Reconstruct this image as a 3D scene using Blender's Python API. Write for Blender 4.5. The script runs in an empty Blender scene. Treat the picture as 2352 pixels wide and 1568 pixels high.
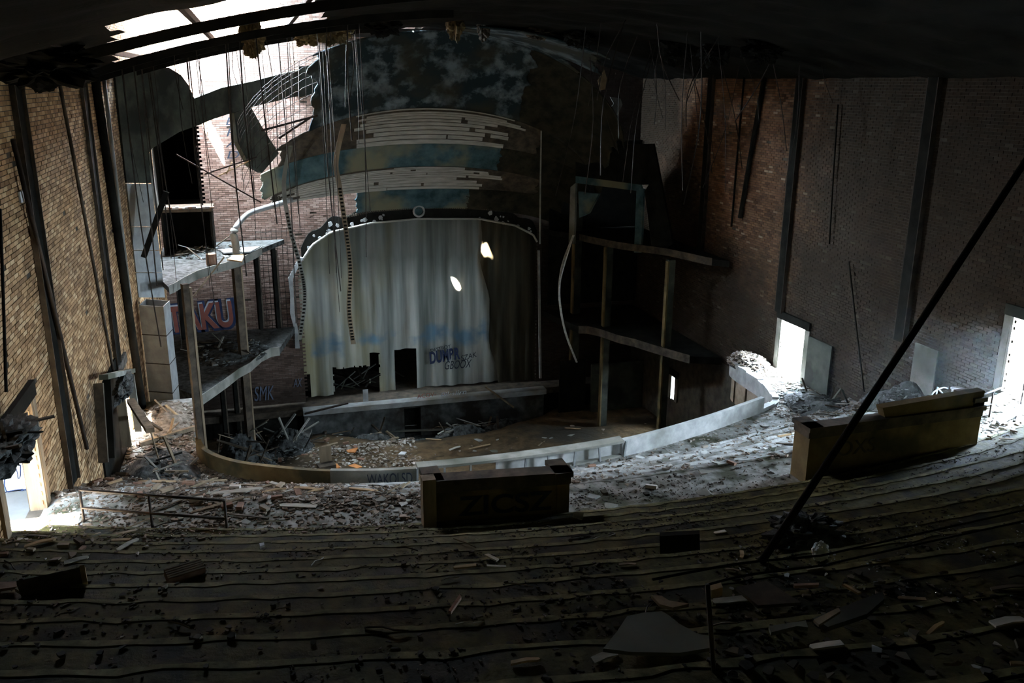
import bpy, math, random
import numpy as np
from mathutils import Vector, Matrix, noise as mnoise

random.seed(11)
scene = bpy.context.scene
COL = scene.collection
ZUP = 16.4                      # eye height over the orchestra floor datum; the scene is laid out with the eye at z = 0

# ------------------------------------------------------------------ camera
W_, H_ = 2352, 1568
FPX, PITCH, YAW, ROLL = 2024.0, math.radians(16.4), math.radians(16.1), math.radians(0.4)
fw = Vector((math.sin(YAW) * math.cos(PITCH), math.cos(YAW) * math.cos(PITCH), -math.sin(PITCH)))
rt = Vector((math.cos(YAW), -math.sin(YAW), 0.0))
up = rt.cross(fw)
rt, up = rt * math.cos(ROLL) + up * math.sin(ROLL), up * math.cos(ROLL) - rt * math.sin(ROLL)
cam_d = bpy.data.cameras.new('camera')
cam_d.sensor_width = 36.0
cam_d.lens = FPX * 36.0 / W_
cam_d.clip_start = 0.05
cam = bpy.data.objects.new('camera', cam_d)
COL.objects.link(cam)
cam.matrix_world = Matrix(((rt.x, up.x, -fw.x, 0), (rt.y, up.y, -fw.y, 0), (rt.z, up.z, -fw.z, 0), (0, 0, 0, 1)))
scene.camera = cam

# ------------------------------------------------------------------ light and exposure
SKY = 340.0
HAZE = 0.0032
world = bpy.data.worlds.new('sky')
scene.world = world
world.use_nodes = True
bg = world.node_tree.nodes['Background']
bg.inputs[0].default_value = (0.66, 0.83, 1.0, 1)
bg.inputs[1].default_value = SKY
SUN_DIR = Vector((0.35, 0.50, -0.80)).normalized()
sun_d = bpy.data.lights.new('sun', 'SUN')
sun_d.energy = 1500.0
sun_d.angle = math.radians(0.6)
sun_d.color = (1.0, 0.86, 0.70)
sun = bpy.data.objects.new('sun', sun_d)
sun.rotation_euler = SUN_DIR.to_track_quat('-Z', 'Y').to_euler()
COL.objects.link(sun)

scene.view_settings.view_transform = 'Standard'
scene.view_settings.look = 'None'
scene.view_settings.gamma = 1.0
scene.view_settings.use_curve_mapping = False
scene.view_settings.exposure = 0.0
scene.cycles.use_denoising = True
scene.cycles.volume_bounces = 0
scene.cycles.max_bounces = 6
scene.cycles.diffuse_bounces = 5
scene.cycles.sample_clamp_indirect = 20.0


def portal(name, loc, direction, sx, sy):
    """daylight portal: guides the sky's own light through an opening"""
    d = bpy.data.lights.new(name, 'AREA')
    d.shape = 'RECTANGLE'
    d.size, d.size_y = sx, sy
    d.cycles.is_portal = True
    o = bpy.data.objects.new(name, d)
    o.location = loc
    o.rotation_euler = Vector(direction).to_track_quat('-Z', 'Y').to_euler()
    COL.objects.link(o)


# ------------------------------------------------------------------ room datums
WL, WR, YP, YB = -4.1, 17.9, 40.0, -5.0      # left wall, right wall, proscenium wall, rear wall
CX = 7.0                                     # centre line
AC = (6.9, 43.0)                             # centre of the seating arcs
portal('portal_door_right_lower', (18.0, 26.07, -9.05), (-1, 0, 0), 1.55, 1.9)
portal('portal_door_right_upper', (18.0, 15.97, -6.45), (-1, 0, 0), 2.0, 1.95)
portal('portal_enclosure_slot', (-5.35, 13.05, -4.4), (0, 0, -1), 1.7, 2.1)  # roof slot of the added enclosure outside the left door
portal('portal_door_left_lower', (-4.2, 25.85, -8.9), (1, 0, 0), 1.3, 2.2)
portal('portal_added_opening', (-4.2, 38.85, 1.65), (1, 0, 0), 1.8, 2.8)  # hidden opening added in the left wall to light the proscenium brick
portal('portal_roof', (-1.3, 38.4, 5.1), (0, 0, -1), 5.6, 3.2)
portal('portal_exit', (18.0, 34.95, -13.5), (-1, 0, 0), 0.5, 1.1)


# ------------------------------------------------------------------ helpers
def ray(px, py):
    return fw + rt * ((px - W_ / 2) / FPX) + up * (-(py - H_ / 2) / FPX)


def onY(px, py, Y):
    d = ray(px, py)
    return d * (Y / d.y)


def onX(px, py, X):
    d = ray(px, py)
    return d * (X / d.x)


def onZ(px, py, Z):
    d = ray(px, py)
    return d * (Z / d.z)


def project(p):
    p = Vector(p)
    k = p.dot(fw)
    return (p.dot(rt) / k * FPX + W_ / 2, H_ / 2 - p.dot(up) / k * FPX, k)


def seg_y(r, X):
    """Y of the seating arc of radius r at X"""
    return AC[1] - math.sqrt(max(r * r - (X - AC[0]) ** 2, 0.0))


def tag(o, label=None, cat=None, group=None, kind=None):
    if label: o['label'] = label
    if cat: o['category'] = cat
    if group: o['group'] = group
    if kind: o['kind'] = kind
    return o


def empty(name, loc=(0, 0, 0), rot=(0, 0, 0)):
    o = bpy.data.objects.new(name, None)
    o.location = loc
    o.rotation_euler = rot
    o.empty_display_size = 0.2
    COL.objects.link(o)
    return o


def link(name, me, parent=None, loc=None, rot=None, scale=None):
    o = bpy.data.objects.new(name, me)
    COL.objects.link(o)
    if parent: o.parent = parent
    if loc is not None: o.location = loc
    if rot is not None: o.rotation_euler = rot
    if scale is not None: o.scale = scale
    return o


class MB:
    """collects faces of one part"""
    def __init__(self):
        self.v, self.f = [], []

    def add(self, vs, fs):
        n = len(self.v)
        self.v.extend([tuple(p) for p in vs])
        self.f.extend([tuple(n + i for i in f) for f in fs])
        return self

    def box(self, a, b, M=None):
        (x0, y0, z0), (x1, y1, z1) = a, b
        vs = [(x0, y0, z0), (x1, y0, z0), (x1, y1, z0), (x0, y1, z0), (x0, y0, z1), (x1, y0, z1), (x1, y1, z1), (x0, y1, z1)]
        if M is not None: vs = [M @ Vector(p) for p in vs]
        return self.add(vs, [(0, 3, 2, 1), (4, 5, 6, 7), (0, 1, 5, 4), (1, 2, 6, 5), (2, 3, 7, 6), (3, 0, 4, 7)])

    def beam(self, p0, p1, w, h, upv=(0, 0, 1)):
        p0, p1 = Vector(p0), Vector(p1)
        d = (p1 - p0).normalized()
        s = d.cross(Vector(upv))
        if s.length < 1e-3: s = d.cross(Vector((1, 0, 0)))
        s.normalize()
        t = s.cross(d)
        vs = []
        for p in (p0, p1):
            for a, b in ((-1, -1), (1, -1), (1, 1), (-1, 1)):
                vs.append(p + s * (a * w / 2) + t * (b * h / 2))
        return self.add(vs, [(3, 2, 1, 0), (4, 5, 6, 7), (0, 1, 5, 4), (1, 2, 6, 5), (2, 3, 7, 6), (3, 0, 4, 7)])

    def tube(self, pts, r, n=6, r2=None):
        pts = [Vector(p) for p in pts]
        rings = []
        for i, p in enumerate(pts):
            d = (pts[min(i + 1, len(pts) - 1)] - pts[max(i - 1, 0)]).normalized()
            s = d.cross(Vector((0.13, 0.31, 0.94)))
            if s.length < 1e-3: s = d.cross(Vector((1, 0, 0)))
            s.normalize()
            t = s.cross(d)
            rr = r if r2 is None else r + (r2 - r) * i / (len(pts) - 1)
            rings.append([p + s * (math.cos(a) * rr) + t * (math.sin(a) * rr) for a in [2 * math.pi * k / n for k in range(n)]])
        vs = [q for rg in rings for q in rg]
        fs = []
        for i in range(len(pts) - 1):
            for k in range(n):
                fs.append((i * n + k, i * n + (k + 1) % n, (i + 1) * n + (k + 1) % n, (i + 1) * n + k))
        fs.append(tuple(reversed(range(n))))
        fs.append(tuple((len(pts) - 1) * n + k for k in range(n)))
        return self.add(vs, fs)

    def prism(self, pts, off):
        """polygon pts (3d) extruded by off"""
        off = Vector(off)
        n = len(pts)
        vs = [Vector(p) for p in pts] + [Vector(p) + off for p in pts]
        fs = [tuple(reversed(range(n))), tuple(range(n, 2 * n))]
        fs += [(i, (i + 1) % n, n + (i + 1) % n, n + i) for i in range(n)]
        return self.add(vs, fs)

    def strip(self, a, b, off):
        """ribbon between polylines a and b, given thickness off"""
        off = Vector(off)
        n = len(a)
        vs = [Vector(p) for p in a] + [Vector(p) for p in b] + [Vector(p) + off for p in a] + [Vector(p) + off for p in b]
        fs = []
        for i in range(n - 1):
            fs += [(i, i + 1, n + i + 1, n + i), (2 * n + i, 3 * n + i, 3 * n + i + 1, 2 * n + i + 1),
                   (i, 2 * n + i, 2 * n + i + 1, i + 1), (n + i, n + i + 1, 3 * n + i + 1, 3 * n + i)]
        fs += [(0, n, 3 * n, 2 * n), (n - 1, 3 * n - 1, 4 * n - 1, 2 * n - 1)]
        return self.add(vs, fs)

    def mesh(self, name, mat=None, smooth=False):
        me = bpy.data.meshes.new(name)
        me.from_pydata(self.v, [], self.f)
        if mat: me.materials.append(mat)
        if smooth: me.polygons.foreach_set('use_smooth', [True] * len(me.polygons))
        me.update()
        return me

    def build(self, name, mat, parent=None, smooth=False, label=None, cat=None, group=None, kind=None):
        o = link(name, self.mesh(name, mat, smooth), parent)
        return tag(o, label, cat, group, kind)


# ------------------------------------------------------------------ materials
def lnk(nt, a, b):
    nt.links.new(a, b)


def pmat(name, c1, c2, scale=1.5, rough=0.9, bump=0.3, detail=6, metallic=0.0, c3=None, s3=0.35, stretch=None, bdist=0.02, spec=0.25, lo=0.35, hi=0.68):
    """two colours mottled by noise, optional third colour in large stains"""
    m = bpy.data.materials.new(name)
    m.use_nodes = True
    nt = m.node_tree
    b = nt.nodes['Principled BSDF']
    b.inputs['Roughness'].default_value = rough
    b.inputs['Metallic'].default_value = metallic
    b.inputs['Specular IOR Level'].default_value = spec
    geo = nt.nodes.new('ShaderNodeNewGeometry')
    vec = geo.outputs['Position']
    if stretch:
        mp = nt.nodes.new('ShaderNodeMapping')
        mp.inputs['Scale'].default_value = stretch
        lnk(nt, vec, mp.inputs['Vector'])
        vec = mp.outputs[0]
    n = nt.nodes.new('ShaderNodeTexNoise')
    n.inputs['Scale'].default_value = scale
    n.inputs['Detail'].default_value = detail
    n.inputs['Roughness'].default_value = 0.62
    lnk(nt, vec, n.inputs['Vector'])
    r = nt.nodes.new('ShaderNodeValToRGB')
    r.color_ramp.elements[0].position, r.color_ramp.elements[1].position = lo, hi
    r.color_ramp.elements[0].color = (*c1, 1)
    r.color_ramp.elements[1].color = (*c2, 1)
    lnk(nt, n.outputs[0], r.inputs[0])
    out = r.outputs[0]
    if c3:
        n3 = nt.nodes.new('ShaderNodeTexNoise')
        n3.inputs['Scale'].default_value = s3
        n3.inputs['Detail'].default_value = 5
        lnk(nt, vec, n3.inputs['Vector'])
        r3 = nt.nodes.new('ShaderNodeValToRGB')
        r3.color_ramp.elements[0].position, r3.color_ramp.elements[1].position = 0.48, 0.62
        lnk(nt, n3.outputs[0], r3.inputs[0])
        mx = nt.nodes.new('ShaderNodeMixRGB')
        lnk(nt, r3.outputs[0], mx.inputs[0])
        lnk(nt, out, mx.inputs[1])
        mx.inputs[2].default_value = (*c3, 1)
        out = mx.outputs[0]
    lnk(nt, out, b.inputs['Base Color'])
    if bump:
        bp = nt.nodes.new('ShaderNodeBump')
        bp.inputs['Strength'].default_value = bump
        bp.inputs['Distance'].default_value = bdist
        lnk(nt, n.outputs[0], bp.inputs['Height'])
        lnk(nt, bp.outputs[0], b.inputs['Normal'])
    return m


def brickmat(name, cols, soot=(0.02, 0.018, 0.016), sscale=0.35, slo=0.5, shi=0.68, grime=0.75, lit_spot=None):  # with lit_spot, the soot tone also carries painted shade
    """every brick its own tint, large soot stains over them"""
    m = bpy.data.materials.new(name)
    m.use_nodes = True
    nt = m.node_tree
    b = nt.nodes['Principled BSDF']
    b.inputs['Roughness'].default_value = 0.9
    b.inputs['Specular IOR Level'].default_value = 0.2
    geo = nt.nodes.new('ShaderNodeNewGeometry')
    oi = nt.nodes.new('ShaderNodeObjectInfo')
    ad = nt.nodes.new('ShaderNodeMath'); ad.operation = 'ADD'
    lnk(nt, geo.outputs['Random Per Island'], ad.inputs[0])
    lnk(nt, oi.outputs['Random'], ad.inputs[1])
    fr = nt.nodes.new('ShaderNodeMath'); fr.operation = 'FRACT'
    lnk(nt, ad.outputs[0], fr.inputs[0])
    r = nt.nodes.new('ShaderNodeValToRGB')
    el = r.color_ramp.elements
    while len(el) < len(cols): el.new(0.5)
    for e, (p, c) in zip(el, cols):
        e.position = p
        e.color = (*c, 1)
    lnk(nt, fr.outputs[0], r.inputs[0])
    n = nt.nodes.new('ShaderNodeTexNoise')
    n.inputs['Scale'].default_value = sscale
    n.inputs['Detail'].default_value = 7
    n.inputs['Roughness'].default_value = 0.65
    lnk(nt, geo.outputs['Position'], n.inputs['Vector'])
    rs = nt.nodes.new('ShaderNodeValToRGB')
    rs.color_ramp.elements[0].position, rs.color_ramp.elements[1].position = slo, shi
    rs.color_ramp.elements[1].color = (grime, grime, grime, 1)
    lnk(nt, n.outputs[0], rs.inputs[0])
    fac = rs.outputs[0]
    if lit_spot:                                  # painted shade: bricks keep their full colour only around one lit spot
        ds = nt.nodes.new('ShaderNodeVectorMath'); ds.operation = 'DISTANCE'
        ds.inputs[1].default_value = lit_spot[0]
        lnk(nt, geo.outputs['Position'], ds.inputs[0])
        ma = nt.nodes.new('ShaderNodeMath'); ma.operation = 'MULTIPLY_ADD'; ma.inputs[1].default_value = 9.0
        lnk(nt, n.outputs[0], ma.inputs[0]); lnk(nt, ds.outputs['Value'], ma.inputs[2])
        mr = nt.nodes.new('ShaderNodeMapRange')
        mr.inputs['From Min'].default_value, mr.inputs['From Max'].default_value = lit_spot[1] + 4.5, lit_spot[2] + 4.5
        mr.inputs['To Max'].default_value = lit_spot[3]
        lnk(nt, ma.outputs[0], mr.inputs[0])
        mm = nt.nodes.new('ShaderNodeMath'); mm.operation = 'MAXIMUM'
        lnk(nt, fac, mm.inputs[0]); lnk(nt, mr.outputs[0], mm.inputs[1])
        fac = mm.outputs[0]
    mx = nt.nodes.new('ShaderNodeMixRGB')
    lnk(nt, fac, mx.inputs[0])
    lnk(nt, r.outputs[0], mx.inputs[1])
    mx.inputs[2].default_value = (*soot, 1)
    lnk(nt, mx.outputs[0], b.inputs['Base Color'])
    n2 = nt.nodes.new('ShaderNodeTexNoise')
    n2.inputs['Scale'].default_value = 25
    lnk(nt, geo.outputs['Position'], n2.inputs['Vector'])
    bp = nt.nodes.new('ShaderNodeBump')
    bp.inputs['Strength'].default_value = 0.3
    bp.inputs['Distance'].default_value = 0.01
    lnk(nt, n2.outputs[0], bp.inputs['Height'])
    lnk(nt, bp.outputs[0], b.inputs['Normal'])
    return m


M = {}
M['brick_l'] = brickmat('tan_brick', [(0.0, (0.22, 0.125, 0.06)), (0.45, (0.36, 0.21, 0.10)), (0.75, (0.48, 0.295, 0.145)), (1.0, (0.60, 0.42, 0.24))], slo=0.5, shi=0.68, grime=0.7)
M['brick_r'] = brickmat('red_brown_brick', [(0.0, (0.09, 0.045, 0.025)), (0.5, (0.17, 0.088, 0.047)), (0.955, (0.22, 0.125, 0.07)), (1.0, (0.40, 0.31, 0.22))], sscale=0.24, slo=0.56, shi=0.66, grime=0.8, lit_spot=((17.9, 31.0, ZUP - 2.0), 2.5, 6.0, 0.88), soot=(0.012, 0.010, 0.006))  # soot tone beyond the spot is shade painted into the brick
M['brick_p'] = brickmat('pink_brown_brick', [(0.0, (0.17, 0.105, 0.08)), (0.5, (0.25, 0.16, 0.125)), (1.0, (0.34, 0.24, 0.195))], sscale=0.22, slo=0.55, shi=0.7, grime=0.6, lit_spot=((-0.5, 40.0, ZUP - 2.0), 8.0, 11.5, 0.85), soot=(0.014, 0.011, 0.008))  # right end darkened with painted shade
M['mortar'] = pmat('dark_mortar', (0.035, 0.028, 0.02), (0.08, 0.065, 0.05), 3)
M['concrete'] = pmat('dusty_concrete', (0.14, 0.135, 0.12), (0.40, 0.39, 0.365), 4.5, c3=(0.06, 0.06, 0.035), s3=1.8, bump=0.7, bdist=0.03, detail=9)
M['moss'] = pmat('mossy_dirty_concrete', (0.034, 0.029, 0.006), (0.095, 0.082, 0.022), 5.0, c3=(0.016, 0.015, 0.009), s3=1.6, bump=0.8, bdist=0.03, detail=9)
M['nosing'] = pmat('worn_bare_nosing', (0.06, 0.052, 0.016), (0.19, 0.17, 0.075), 6.0, bump=0.8, bdist=0.02, detail=9)
M['plaster'] = pmat('grey_plaster', (0.17, 0.165, 0.14), (0.33, 0.32, 0.28), 2.0, c3=(0.08, 0.085, 0.06), s3=0.5)
M['plaster_white'] = pmat('white_plaster', (0.33, 0.33, 0.32), (0.52, 0.52, 0.50), 2.5, c3=(0.24, 0.24, 0.22), s3=0.9)
M['plaster_blue'] = pmat('blue_painted_plaster', (0.018, 0.05, 0.056), (0.09, 0.15, 0.16), 1.6, c3=(0.20, 0.19, 0.12), s3=0.5)
M['plaster_dome'] = pmat('sooty_blue_plaster', (0.012, 0.024, 0.028), (0.17, 0.21, 0.23), 1.1, c3=(0.035, 0.033, 0.022), s3=0.45, bump=0.5, lo=0.47, hi=0.62)
M['plaster_dark'] = pmat('sooty_plaster', (0.030, 0.034, 0.026), (0.085, 0.09, 0.07), 1.2, c3=(0.02, 0.022, 0.018), s3=0.8)
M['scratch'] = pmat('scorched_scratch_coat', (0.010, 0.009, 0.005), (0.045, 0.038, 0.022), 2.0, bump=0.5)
M['lath'] = pmat('pale_lath', (0.34, 0.32, 0.27), (0.58, 0.55, 0.48), 6, stretch=(0.25, 2, 2), bump=0.4)
M['soot'] = pmat('soot', (0.006, 0.006, 0.005), (0.018, 0.017, 0.014), 2, rough=0.95, spec=0.05)
M['ceiling'] = pmat('charred_ceiling', (0.004, 0.004, 0.003), (0.014, 0.013, 0.010), 0.9, bump=0.8, bdist=0.05, spec=0.05)
M['steel'] = pmat('rusty_dark_steel', (0.018, 0.014, 0.012), (0.06, 0.042, 0.03), 4, rough=0.7, metallic=0.3)
M['wire'] = pmat('rusty_wire', (0.012, 0.009, 0.007), (0.04, 0.028, 0.018), 8, rough=0.7, bump=0)
M['galv'] = pmat('galvanised_sheet', (0.26, 0.27, 0.27), (0.40, 0.41, 0.40), 2.5, rough=0.55, metallic=0.25, c3=(0.20, 0.185, 0.15), s3=0.5, bump=0.1)
M['wood'] = pmat('weathered_wood', (0.13, 0.095, 0.06), (0.34, 0.26, 0.17), 3, stretch=(1, 1, 0.15), bump=0.4)
M['wood_dark'] = pmat('dark_wood', (0.035, 0.028, 0.02), (0.11, 0.085, 0.06), 3, bump=0.4)
M['wood_raw'] = pmat('split_raw_wood', (0.34, 0.22, 0.12), (0.52, 0.38, 0.22), 4)
M['tan_panel'] = pmat('stained_tan_plaster', (0.11, 0.075, 0.03), (0.22, 0.16, 0.075), 1.5, c3=(0.06, 0.05, 0.025), s3=1.1)
M['dirt'] = pmat('brown_dirt', (0.055, 0.034, 0.015), (0.14, 0.092, 0.045), 2.2, bump=0.8, bdist=0.06, c3=(0.035, 0.028, 0.018), s3=0.3)
M['rubble'] = pmat('grey_brown_rubble', (0.08, 0.065, 0.045), (0.34, 0.30, 0.25), 7, bump=0.8, bdist=0.05, detail=8)
M['rubble_dark'] = pmat('charred_rubble', (0.012, 0.012, 0.01), (0.11, 0.115, 0.11), 5, bump=0.9, bdist=0.06, detail=8)
M['chip'] = brickmat('debris_chip', [(0.0, (0.07, 0.055, 0.04)), (0.4, (0.22, 0.17, 0.13)), (0.75, (0.33, 0.29, 0.24)), (1.0, (0.50, 0.46, 0.42))], sscale=1.0, slo=0.55, shi=0.8, grime=0.5)
M['litter_dark'] = brickmat('dark_litter', [(0.0, (0.02, 0.017, 0.012)), (0.6, (0.06, 0.05, 0.035)), (1.0, (0.14, 0.12, 0.085))], sscale=1.0, slo=0.55, shi=0.8, grime=0.5)
M['litter_mid'] = brickmat('ashen_litter', [(0.0, (0.02, 0.02, 0.018)), (0.6, (0.08, 0.085, 0.08)), (1.0, (0.24, 0.25, 0.24))], sscale=1.0, slo=0.55, shi=0.8, grime=0.5)
M['glint'] = pmat('glass_glint', (0.3, 0.3, 0.3), (0.6, 0.6, 0.6), 5, rough=0.12, bump=0, spec=1.0)
M['redbrick'] = pmat('loose_red_brick', (0.18, 0.095, 0.065), (0.31, 0.19, 0.13), 6)
M['chip_brown'] = brickmat('brown_debris_chip', [(0.0, (0.04, 0.03, 0.02)), (0.45, (0.14, 0.10, 0.07)), (0.8, (0.24, 0.18, 0.135)), (1.0, (0.44, 0.38, 0.33))], sscale=1.0, slo=0.5, shi=0.75, grime=0.6)
M['dust'] = pmat('pale_dusty_nosing', (0.26, 0.26, 0.25), (0.52, 0.52, 0.51), 4.0, bump=0.6, bdist=0.02, c3=(0.14, 0.135, 0.12), s3=1.2)
M['orange'] = pmat('orange_scrap', (0.55, 0.20, 0.06), (0.70, 0.30, 0.10), 5, bump=0.1)
M['white_scrap'] = pmat('white_scrap', (0.6, 0.6, 0.6), (0.8, 0.8, 0.8), 5, bump=0.1)
M['ground'] = pmat('outdoor_paving', (0.10, 0.10, 0.095), (0.16, 0.155, 0.15), 1.0, bump=0.2)
M['paint_blue'] = pmat('pale_blue_masonry_paint', (0.20, 0.36, 0.62), (0.42, 0.58, 0.82), 3, bump=0.2)
M['spray_dark'] = pmat('dark_spray_paint', (0.015, 0.02, 0.03), (0.03, 0.035, 0.05), 3, bump=0)
M['spray_red'] = pmat('dull_red_spray_paint', (0.24, 0.075, 0.055), (0.30, 0.11, 0.085), 3, bump=0)
M['spray_navy'] = pmat('navy_spray_paint', (0.02, 0.03, 0.07), (0.035, 0.05, 0.11), 3, bump=0)
M['spray_pale'] = pmat('pale_spray_paint', (0.40, 0.45, 0.50), (0.52, 0.56, 0.60), 3, bump=0)
M['spray_blue'] = pmat('faded_blue_spray_paint', (0.10, 0.12, 0.17), (0.17, 0.20, 0.26), 3, bump=0)
M['spray_cream'] = pmat('cream_spray_paint', (0.72, 0.66, 0.56), (0.82, 0.78, 0.70), 3, bump=0)
M['spray_yellow'] = pmat('yellow_spray_paint', (0.72, 0.58, 0.10), (0.80, 0.68, 0.16), 3, bump=0)
M['spray_peach'] = pmat('peach_spray_paint', (0.72, 0.45, 0.28), (0.80, 0.55, 0.36), 3, bump=0)
M['stage_front'] = pmat('grimy_stage_front', (0.045, 0.05, 0.047), (0.14, 0.145, 0.135), 2.0, c3=(0.025, 0.02, 0.016), s3=0.8)
M['stone'] = pmat('tan_stone_block', (0.20, 0.15, 0.10), (0.36, 0.28, 0.20), 3)


def curtain_mat():
    m = bpy.data.materials.new('water_stained_canvas')
    m.use_nodes = True
    nt = m.node_tree
    b = nt.nodes['Principled BSDF']
    b.inputs['Roughness'].default_value = 0.95
    b.inputs['Specular IOR Level'].default_value = 0.1
    geo = nt.nodes.new('ShaderNodeNewGeometry')
    sep = nt.nodes.new('ShaderNodeSeparateXYZ')
    lnk(nt, geo.outputs['Position'], sep.inputs[0])
    mp = nt.nodes.new('ShaderNodeMapping'); mp.inputs['Scale'].default_value = (2.6, 1, 0.14)
    lnk(nt, geo.outputs['Position'], mp.inputs[0])
    n = nt.nodes.new('ShaderNodeTexNoise'); n.inputs['Scale'].default_value = 1.1; n.inputs['Detail'].default_value = 8
    lnk(nt, mp.outputs[0], n.inputs['Vector'])
    r = nt.nodes.new('ShaderNodeValToRGB')
    r.color_ramp.elements[0].position, r.color_ramp.elements[1].position = 0.33, 0.66
    r.color_ramp.elements[0].color = (0.17, 0.185, 0.165, 1)
    r.color_ramp.elements[1].color = (0.50, 0.51, 0.465, 1)
    lnk(nt, n.outputs[0], r.inputs[0])
    # ochre patches, mostly on the left side
    n2 = nt.nodes.new('ShaderNodeTexNoise'); n2.inputs['Scale'].default_value = 0.55; n2.inputs['Detail'].default_value = 4
    mp2 = nt.nodes.new('ShaderNodeMapping'); mp2.inputs['Scale'].default_value = (1.4, 1, 0.45)
    lnk(nt, geo.outputs['Position'], mp2.inputs[0]); lnk(nt, mp2.outputs[0], n2.inputs['Vector'])
    mr = nt.nodes.new('ShaderNodeMapRange'); mr.inputs['From Min'].default_value = 1.5; mr.inputs['From Max'].default_value = 8.0
    mr.inputs['To Min'].default_value = 0.30; mr.inputs['To Max'].default_value = -0.12
    lnk(nt, sep.outputs[0], mr.inputs[0])
    ad = nt.nodes.new('ShaderNodeMath'); ad.operation = 'ADD'
    lnk(nt, n2.outputs[0], ad.inputs[0]); lnk(nt, mr.outputs[0], ad.inputs[1])
    r2 = nt.nodes.new('ShaderNodeValToRGB')
    r2.color_ramp.elements[0].position, r2.color_ramp.elements[1].position = 0.56, 0.95
    r2.color_ramp.elements[1].color = (0.7, 0.7, 0.7, 1)
    lnk(nt, ad.outputs[0], r2.inputs[0])
    mx = nt.nodes.new('ShaderNodeMixRGB'); mx.inputs[2].default_value = (0.36, 0.29, 0.10, 1)
    lnk(nt, r2.outputs[0], mx.inputs[0]); lnk(nt, r.outputs[0], mx.inputs[1])
    # faded blue paint in the lower third
    n3 = nt.nodes.new('ShaderNodeTexNoise'); n3.inputs['Scale'].default_value = 0.8; n3.inputs['Detail'].default_value = 6
    lnk(nt, geo.outputs['Position'], n3.inputs['Vector'])
    d = nt.nodes.new('ShaderNodeMath'); d.operation = 'SUBTRACT'; d.inputs[1].default_value = ZUP - 11.8
    lnk(nt, sep.outputs[2], d.inputs[0])
    ab = nt.nodes.new('ShaderNodeMath'); ab.operation = 'ABSOLUTE'; lnk(nt, d.outputs[0], ab.inputs[0])
    mr3 = nt.nodes.new('ShaderNodeMapRange'); mr3.inputs['From Max'].default_value = 1.6; mr3.inputs['To Min'].default_value = 0.12; mr3.inputs['To Max'].default_value = -0.3
    lnk(nt, ab.outputs[0], mr3.inputs[0])
    ad3 = nt.nodes.new('ShaderNodeMath'); ad3.operation = 'ADD'
    lnk(nt, n3.outputs[0], ad3.inputs[0]); lnk(nt, mr3.outputs[0], ad3.inputs[1])
    r3 = nt.nodes.new('ShaderNodeValToRGB')
    r3.color_ramp.elements[0].position, r3.color_ramp.elements[1].position = 0.52, 0.70
    r3.color_ramp.elements[1].color = (0.75, 0.75, 0.75, 1)
    lnk(nt, ad3.outputs[0], r3.inputs[0])
    mx3 = nt.nodes.new('ShaderNodeMixRGB'); mx3.inputs[2].default_value = (0.09, 0.20, 0.30, 1)
    lnk(nt, r3.outputs[0], mx3.inputs[0]); lnk(nt, mx.outputs[0], mx3.inputs[1])
    # upper breadth of cloth above a seam, with shade at the top painted in
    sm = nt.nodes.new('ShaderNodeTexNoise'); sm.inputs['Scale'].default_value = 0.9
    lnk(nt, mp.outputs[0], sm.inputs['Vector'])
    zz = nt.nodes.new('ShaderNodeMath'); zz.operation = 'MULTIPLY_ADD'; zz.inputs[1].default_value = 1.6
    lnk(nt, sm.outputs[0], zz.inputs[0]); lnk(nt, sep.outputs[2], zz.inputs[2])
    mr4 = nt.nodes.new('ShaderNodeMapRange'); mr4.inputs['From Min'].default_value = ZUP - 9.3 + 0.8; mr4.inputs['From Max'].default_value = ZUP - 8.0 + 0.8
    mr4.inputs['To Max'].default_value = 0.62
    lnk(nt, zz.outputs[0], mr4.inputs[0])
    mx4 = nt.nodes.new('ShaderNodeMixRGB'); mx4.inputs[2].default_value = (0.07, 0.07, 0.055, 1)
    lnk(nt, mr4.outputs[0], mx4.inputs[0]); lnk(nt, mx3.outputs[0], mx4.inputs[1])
    lnk(nt, mx4.outputs[0], b.inputs['Base Color'])
    return m


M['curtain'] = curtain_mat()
M['curtain_dark'] = pmat('dark_brown_drape', (0.028, 0.024, 0.014), (0.07, 0.06, 0.038), 1.2, stretch=(3, 1, 0.2), bump=0.2)


# ------------------------------------------------------------------ walls
def wall_plane(name, axis, c, u0, u1, z0, z1, holes, thick, mat):
    """wall in plane axis = c with rectangular holes (u0, u1, z0, z1); thick runs away from the room"""
    us = sorted({u0, u1, *[h[0] for h in holes], *[h[1] for h in holes]})
    zs = sorted({z0, z1, *[h[2] for h in holes], *[h[3] for h in holes]})
    mb = MB()

    def P(u, z, d):
        return (c + d, u, z) if axis == 'X' else (u, c + d, z)

    def solid(i, j):
        if i < 0 or j < 0 or i >= len(us) - 1 or j >= len(zs) - 1: return False
        uc, zc = (us[i] + us[i + 1]) / 2, (zs[j] + zs[j + 1]) / 2
        return not any(h[0] < uc < h[1] and h[2] < zc < h[3] for h in holes)

    for i in range(len(us) - 1):
        for j in range(len(zs) - 1):
            if not solid(i, j): continue
            a, b, e, f = us[i], us[i + 1], zs[j], zs[j + 1]
            mb.add([P(a, e, 0), P(b, e, 0), P(b, f, 0), P(a, f, 0)], [(0, 1, 2, 3)])
            mb.add([P(a, e, thick), P(b, e, thick), P(b, f, thick), P(a, f, thick)], [(3, 2, 1, 0)])
            for di, dj, q in ((-1, 0, ((a, e), (a, f))), (1, 0, ((b, e), (b, f))), (0, -1, ((a, e), (b, e))), (0, 1, ((a, f), (b, f)))):
                if not solid(i + di, j + dj):
                    (p, r_), (s, t) = q
                    mb.add([P(p, r_, 0), P(s, t, 0), P(s, t, thick), P(p, r_, thick)], [(0, 1, 2, 3)])
    return mb.build(name, mat, kind='structure')


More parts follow.
